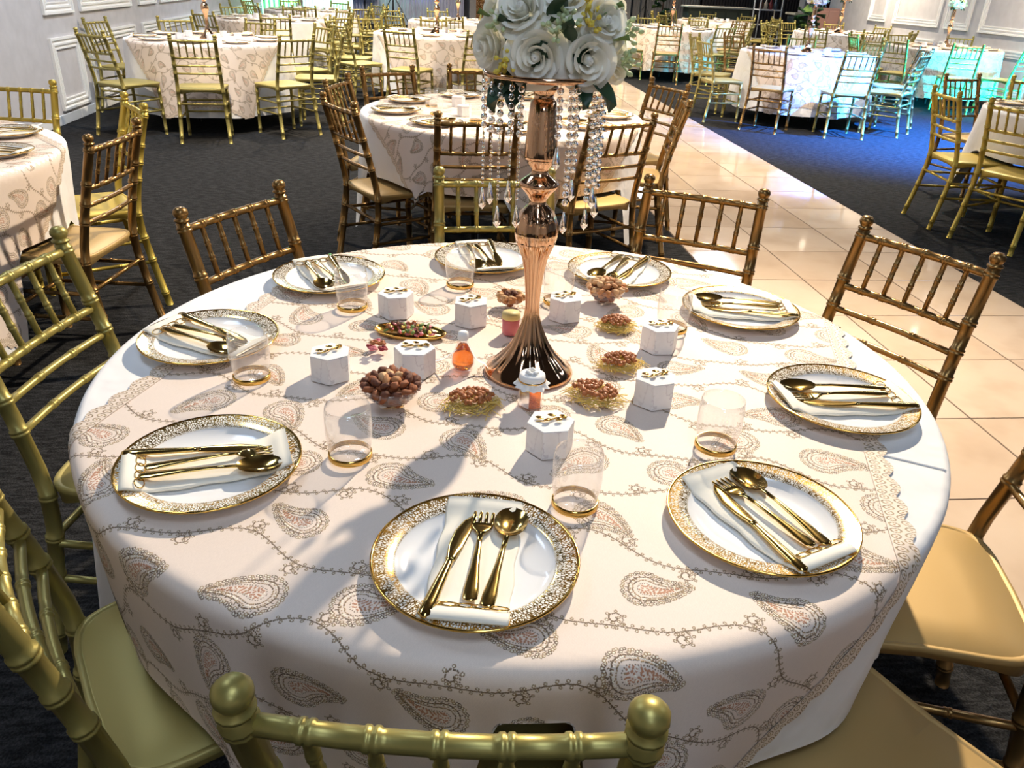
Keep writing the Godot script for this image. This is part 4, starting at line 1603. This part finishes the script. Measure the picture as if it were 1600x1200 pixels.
func far_end() -> void:
	var grey := mat(rgb(150, 146, 142), 0.9)
	var blue := mat(rgb(186, 192, 226), 0.9)
	var mint := mat(rgb(196, 236, 220), 0.9)
	var green := mat(rgb(170, 232, 190), 0.9)
	var sim := Image.create(256, 256, false, Image.FORMAT_RGB8)
	for y in 256:
		for x in 256:
			var h := hash((x / 4) * 911 + (y / 4) * 7727) % 10
			sim.set_pixel(x, y, rgb(116, 78, 44) if h < 6 else (rgb(176, 126, 74) if h < 9 else rgb(232, 206, 168)))
	var seq := mat(Color.WHITE, 0.3, 0.4)
	seq.albedo_texture = tex(sim)
	seq.uv1_scale = Vector3(1.2, 1.2, 1)
	var v := -25.6
	curtain(-3.45, -2.0, v + 0.05, 0.02, 3.2, blue, "lavender blue curtain at the far end beside the mint one")
	curtain(-1.95, 0.9, v + 0.05, 0.02, 3.2, mat(rgb(168, 170, 192), 0.9), "grey blue curtain behind the far loudspeaker stand")
	curtain(1.25, 2.05, v + 0.3, 0.02, 3.2, seq, "brown gold sequin curtain at the far end", 0.16)
	curtain(2.1, 5.9, v + 0.05, 0.02, 3.2, mat(rgb(172, 168, 164), 0.9), "pale grey curtain hidden behind the white roses")
	curtain(5.95, 8.0, v + 0.05, 0.02, 3.2, grey, "taupe grey pleated curtain behind the right tripod")
	curtain(8.05, 13.9, v + 0.05, 0.02, 3.2, mat(rgb(96, 88, 84), 0.9), "dark taupe curtain behind the bar")
	tripod(-1.1, -24.3, "black tripod stand before the blue curtains")
	tripod(6.1, -24.6, "black tripod stand before the grey curtain")
	# doorway drapes by the left wall, green light partly put into their colour
	curtain(-3.3, -2.05, -22.6, 0.02, 3.2, mint, "mint green hanging drape at the far left")
	curtain(-3.3, -2.7, -17.2, 0.02, 2.4, green, "pale green lit drape standing by the left wall")
	# the bar: panelled front, pale top, things on it
	var b := thing("bar_counter", "dark green bar counter with a pale top at far right", "counter", hall(6.75, 0, -20.2), YAW)
	var st := begin()
	box(st, Vector3(0, 0.47, 0), Vector3(1.5, 0.94, 0.5), 0.01)
	mi("body", done(st), mat(rgb(70, 76, 62), 0.7), b)
	for k in 5:
		st = begin()
		box(st, Vector3(-0.6 + k * 0.3, 0.47, 0.255), Vector3(0.25, 0.8, 0.012), 0.004)
		mi("panel", done(st), mat(rgb(80, 86, 70), 0.7), b)
	st = begin()
	box(st, Vector3(0, 0.96, 0), Vector3(1.6, 0.04, 0.6), 0.008)
	mi("top", done(st), mat(rgb(196, 190, 172), 0.4), b)
	var cart := thing("metal_cart", "pale grey metal shelf cart right of the bar", "cart", hall(8.05, 0, -20.3), YAW)
	for sx in [-1, 1]:
		for sz in [-1, 1]:
			st = begin()
			box(st, Vector3(sx * 0.27, 0.6, sz * 0.2), Vector3(0.025, 1.2, 0.025), 0.003)
			mi("post", done(st), M.white_paint, cart)
	for y in [0.3, 0.62, 0.95]:
		st = begin()
		box(st, Vector3(0, y, 0), Vector3(0.58, 0.025, 0.42), 0.004)
		mi("shelf", done(st), M.white_paint, cart)
	var cols := [rgb(90, 60, 44), rgb(180, 168, 150), rgb(120, 40, 40), rgb(70, 80, 90)]
	for k in 4:
		st = begin()
		lathe(st, [Vector2(0.0, 0.0), Vector2(0.045, 0.0), Vector2(0.045, 0.13), Vector2(0.02, 0.17), Vector2(0.018, 0.22), Vector2(0.0, 0.22)], 12)
		var o := mi("bottle", done(st), mat(cols[k], 0.3))
		o.position = hall(7.87 + k * 0.12, 0.9635, -20.3)
		tag(o, ["brown bottle on the metal cart", "cream bottle on the metal cart", "red bottle on the metal cart", "slate bottle on the metal cart"][k], "bottle", "bottles on the metal cart")
	var ct := thing("high_table", "dark high table with ivory edge carrying a grey case", "table", hall(8.95, 0, -20.0), YAW)
	st = begin()
	box(st, Vector3(0, 0.9, 0), Vector3(0.9, 0.05, 0.6), 0.01)
	mi("top", done(st), mat(rgb(222, 212, 186), 0.5), ct)
	st = begin()
	box(st, Vector3(0, 0.44, 0), Vector3(0.8, 0.87, 0.5), 0.01)
	mi("skirt", done(st), mat(rgb(64, 74, 74), 0.8), ct)
	st = begin()
	box(st, Vector3(0, 0.16, 0), Vector3(0.42, 0.32, 0.3), 0.015)
	var cs := mi("grey_case", done(st), mat(rgb(168, 166, 166), 0.5))
	cs.position = hall(8.95, 0.925, -20.0)
	cs.rotation_degrees.y = YAW
	tag(cs, "pale grey case standing on the high table", "case")
	curtain(9.5, 10.3, -20.4, 0.02, 2.8, mat(rgb(84, 30, 30), 0.9), "dark red curtain at the far right opening")
	curtain(10.35, 11.0, -20.4, 0.02, 2.8, mat(rgb(206, 196, 196), 0.9), "pale pinkish curtain next to the dark red one")
	var cb := thing("wooden_cabinet", "brown wooden cabinet at the end of the right wall", "cabinet", hall(8.2, 0, -17.55), YAW)
	st = begin()
	box(st, Vector3(0, 0.55, 0), Vector3(0.5, 1.1, 0.4), 0.01)
	mi("body", done(st), mat(rgb(140, 106, 98), 0.6), cb)
	for k in 2:
		st = begin()
		box(st, Vector3(-0.12 + 0.24 * k, 0.55, 0.206), Vector3(0.22, 1.0, 0.012), 0.003)
		mi("door", done(st), mat(rgb(148, 112, 102), 0.6), cb)
	# a potted tree and a planter of white flowers at the end of the aisle
	potted(hall(5.6, 0, -20.9), "dark leafy potted tree left of the bar", 1.5, 7)
	potted(hall(7.7, 0, -17.2), "leafy potted plant beside the wooden cabinet", 1.0, 9)
	var pt := thing("flower_trough", "black trough of white flowers on the far carpet", "planter", hall(4.0, 0, -21.2), YAW)
	st = begin()
	box(st, Vector3(0, 0.25, 0), Vector3(1.5, 0.5, 0.4), 0.02)
	mi("trough", done(st), M.black, pt)
	rng.seed = 3
	for k in 16:
		st = begin()
		for j in 7:
			ellipsoid(st, Vector3(-0.7 + k * 0.093 + rng.randf_range(-0.05, 0.05), 0.58 + rng.randf_range(-0.05, 0.08), rng.randf_range(-0.15, 0.17)), Vector3(0.045, 0.035, 0.045), 6)
		mi("blossom", done(st), M.petal if k % 4 else M.leaf_light, pt)

func potted(at: Vector3, label: String, h: float, seed_: int) -> void:
	var t := thing("potted_plant", label, "plant", at)
	var st := begin()
	lathe(st, [Vector2(0.0, 0.0), Vector2(0.14, 0.0), Vector2(0.19, 0.3), Vector2(0.17, 0.3), Vector2(0.16, 0.26), Vector2(0.0, 0.26)], 20)
	mi("pot", done(st), M.black, t)
	st = begin()
	tube(st, [Vector3(0, 0.25, 0), Vector3(0.02, h * 0.7, 0)], [0.02, 0.012], 6)
	mi("stem", done(st), M.wood, t)
	rng.seed = seed_
	for k in 46:
		var a := rng.randf() * TAU
		var y := rng.randf_range(h * 0.35, h)
		var d := Vector3(cos(a), rng.randf_range(-0.3, 0.8), sin(a)).normalized()
		var x := Vector3.UP.cross(d).normalized()
		mi("leaf", P.leaf, M.leaf if k % 3 else M.leaf_light, t).transform = Transform3D(Basis(x, d.cross(x), d).scaled(Vector3.ONE * rng.randf_range(3.0, 5.0)), Vector3(0, y, 0) + d * 0.04)

# ------------------------------------------------------------------
func _ready() -> void:
	set_stage()
	make_materials()
	M.red = mat(rgb(150, 40, 52), 0.6)
	make_lights()
	par_can(hall(8.2, 0, -9.3), hall(6.2, 0.35, -12.3), Color(0.06, 0.85, 1.0), 60.0, 40, "unseen stage light throwing cyan light along the right wall")  # out of view, placed to turn the right wall table cyan
	par_can(hall(6.3, CEIL - 0.34, -7.4), hall(5.6, 0.0, -8.2), Color(0.15, 0.50, 1.0), 400.0, 41, "unseen ceiling stage light throwing blue light over the right carpet", true)  # out of view overhead, placed to light the right carpet blue
	par_can(hall(1.0, 0, -24.6), hall(-1.4, 2.2, -25.6), Color(0.25, 0.3, 1.0), 7.0, 30, "small stage light throwing blue light on the far curtains")
	par_can(hall(-2.4, 0, -20.6), hall(-2.7, 1.0, -22.6), Color(0.7, 1.0, 0.86), 20.0, 44, "unseen stage light throwing mint light on the far left drape")  # unseen lamp, placed to brighten the mint drape
	par_can(hall(-2.2, 0, -16.3), hall(-3.0, 1.0, -17.2), Color(0.66, 1.0, 0.78), 12.0, 44, "unseen stage light throwing green light on the standing drape")  # unseen lamp, placed to brighten the pale green drape
	make_hall()
	chairs.olive = make_chair("chair_olive", M.olive, M.olive_seat)
	chairs.bronze = make_chair("chair_bronze", M.bronze, M.bronze_seat)
	chairs.mustard = make_chair("chair_mustard", M.mustard, M.mustard_seat)
	make_ware()
	# the table in front
	var c := Vector2(0.004, -1.368)
	make_table(c, "round banquet table in front, under white cloth and lace overlay")
	var ring := [
		["olive", -0.048, -0.458, -0.6, "olive gold spindle-back chair nearest the camera, its back to us"],
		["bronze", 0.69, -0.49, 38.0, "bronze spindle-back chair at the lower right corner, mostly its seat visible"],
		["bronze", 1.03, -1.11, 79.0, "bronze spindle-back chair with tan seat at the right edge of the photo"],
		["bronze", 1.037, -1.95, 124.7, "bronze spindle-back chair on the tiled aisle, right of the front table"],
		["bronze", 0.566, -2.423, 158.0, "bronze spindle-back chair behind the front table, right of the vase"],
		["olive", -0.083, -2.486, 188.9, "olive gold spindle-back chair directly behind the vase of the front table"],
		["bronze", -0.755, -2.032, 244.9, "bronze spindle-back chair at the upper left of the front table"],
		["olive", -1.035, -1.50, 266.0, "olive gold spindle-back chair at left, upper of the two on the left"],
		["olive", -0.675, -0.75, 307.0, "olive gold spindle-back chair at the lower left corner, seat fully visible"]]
	for r in ring:
		chair_at(r[0], r[1], r[2], r[3], r[4], "chairs round the front table")
	var hems := hem_list(ring, c)
	hems.append([0.05, 0.05, 0.06, 0.03])      # the cloth rides up on the nearest chair's seat
	var cl := mi("white_tablecloth", white_cloth(hems, 1.3, 240), M.cloth)
	cl.position = Vector3(c.x, 0, c.y)
	tag(cl, "white tablecloth on the front table, its plain edge showing at right", "tablecloth", "white tablecloths")
	var cs := begin()
	var cr := []
	for i in 21:
		var p := Vector2(0.585, -1.090).lerp(Vector2(0.690, -1.045), i / 20.0) - c
		var row := []
		for k in [[-0.006, 0.0004], [-0.002, 0.0024], [0.001, 0.0028], [0.0035, 0.0004]]:
			row.append(Vector3(p.x, TOP + k[1], p.y + k[0]))
		cr.append(row)
	sheet(cs, cr)
	mi("ironed_crease", done(cs), M.cloth, cl)
	var lw := lace_cloth(hems, 1.3, 0.605, 0.640, 1.26, 1.1, deg_to_rad(12.2), 0.0105)
	var ov := Node3D.new()
	ov.name = numbered("lace_overlay")
	add_child(ov)
	ov.position = Vector3(c.x, 0, c.y)
	tag(ov, "blush sheer lace overlay with gold paisley embroidery on the front table", "tablecloth", "lace overlays")
	mi("lace_panel", lw[0], M.lace, ov)
	mi("scalloped_hem", lw[1], M.hem, ov)
	var vb := Vector3(0.030, TOP + 0.004, -1.320)
	make_vase("tall_vase", "tall polished rose gold vase in the middle of the front table", vb, "")
	make_bouquet(vb + Vector3(0.008, 0.528, 0), "dome of large white roses and greenery atop the front vase", true, "")
	var sx := [[-0.094, 0.205, 0], [-0.080, 0.188, 0], [-0.067, 0.222, 0], [-0.050, 0.178, 0], [-0.036, 0.215, 0], [0.022, 0.12, 1], [0.040, 0.222, 1], [0.049, 0.17, 1], [0.076, 0.222, 1], [0.086, 0.19, 1], [0.0945, 0.212, 1]]
	for i in sx.size():
		var s: Array = sx[i]
		var z := sqrt(maxf(0.0, 0.0965 * 0.0965 - s[0] * s[0]))
		crystal_strand(vb + Vector3(s[0], 0.519, z), s[1], s[2], "clear crystal bead strand, %s from left under the front rose tray" % ORD[i])
	main_table_things(c)
	# the other tables
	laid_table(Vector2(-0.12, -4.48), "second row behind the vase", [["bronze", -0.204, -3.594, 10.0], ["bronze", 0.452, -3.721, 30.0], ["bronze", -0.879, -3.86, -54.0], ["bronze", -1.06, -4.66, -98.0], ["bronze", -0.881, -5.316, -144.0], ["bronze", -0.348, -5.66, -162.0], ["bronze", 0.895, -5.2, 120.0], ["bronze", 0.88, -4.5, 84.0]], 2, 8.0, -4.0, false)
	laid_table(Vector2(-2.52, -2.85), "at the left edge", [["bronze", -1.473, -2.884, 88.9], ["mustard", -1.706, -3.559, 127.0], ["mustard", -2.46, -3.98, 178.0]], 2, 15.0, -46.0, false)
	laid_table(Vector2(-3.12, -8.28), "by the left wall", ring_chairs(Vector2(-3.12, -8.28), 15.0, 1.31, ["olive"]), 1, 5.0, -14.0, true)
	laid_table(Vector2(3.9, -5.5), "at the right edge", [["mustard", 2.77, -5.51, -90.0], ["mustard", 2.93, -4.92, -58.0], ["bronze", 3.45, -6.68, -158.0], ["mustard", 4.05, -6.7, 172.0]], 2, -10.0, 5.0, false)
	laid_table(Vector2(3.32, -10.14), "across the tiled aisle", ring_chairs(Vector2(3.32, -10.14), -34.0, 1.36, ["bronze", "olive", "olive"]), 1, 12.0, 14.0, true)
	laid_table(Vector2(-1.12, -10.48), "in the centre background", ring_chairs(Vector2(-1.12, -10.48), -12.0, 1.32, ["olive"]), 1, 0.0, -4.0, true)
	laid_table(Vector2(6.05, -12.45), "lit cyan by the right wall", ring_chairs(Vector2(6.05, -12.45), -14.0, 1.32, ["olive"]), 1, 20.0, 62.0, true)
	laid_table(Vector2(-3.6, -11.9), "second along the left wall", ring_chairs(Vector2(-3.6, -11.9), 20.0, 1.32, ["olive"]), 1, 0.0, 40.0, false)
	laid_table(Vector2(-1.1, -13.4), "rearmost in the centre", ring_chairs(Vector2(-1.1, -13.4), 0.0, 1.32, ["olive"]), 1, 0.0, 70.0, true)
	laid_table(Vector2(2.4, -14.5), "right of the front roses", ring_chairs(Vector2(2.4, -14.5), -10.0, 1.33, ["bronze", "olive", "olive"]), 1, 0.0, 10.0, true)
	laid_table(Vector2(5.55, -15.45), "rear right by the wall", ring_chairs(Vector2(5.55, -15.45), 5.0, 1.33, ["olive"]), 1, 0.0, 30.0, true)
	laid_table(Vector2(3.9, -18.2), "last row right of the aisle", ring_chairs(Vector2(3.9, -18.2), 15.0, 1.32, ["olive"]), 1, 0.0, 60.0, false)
	laid_table(Vector2(-3.77, -14.87), "third along the left wall", ring_chairs(Vector2(-3.77, -14.87), 10.0, 1.32, ["olive"]), 1, 0.0, 25.0, false)
	far_end()
	for k in chairs:
		chairs[k].free()
	for k in ["plate", "napkin", "knife", "fork", "spoon", "glass", "favour"]:
		P[k].free()
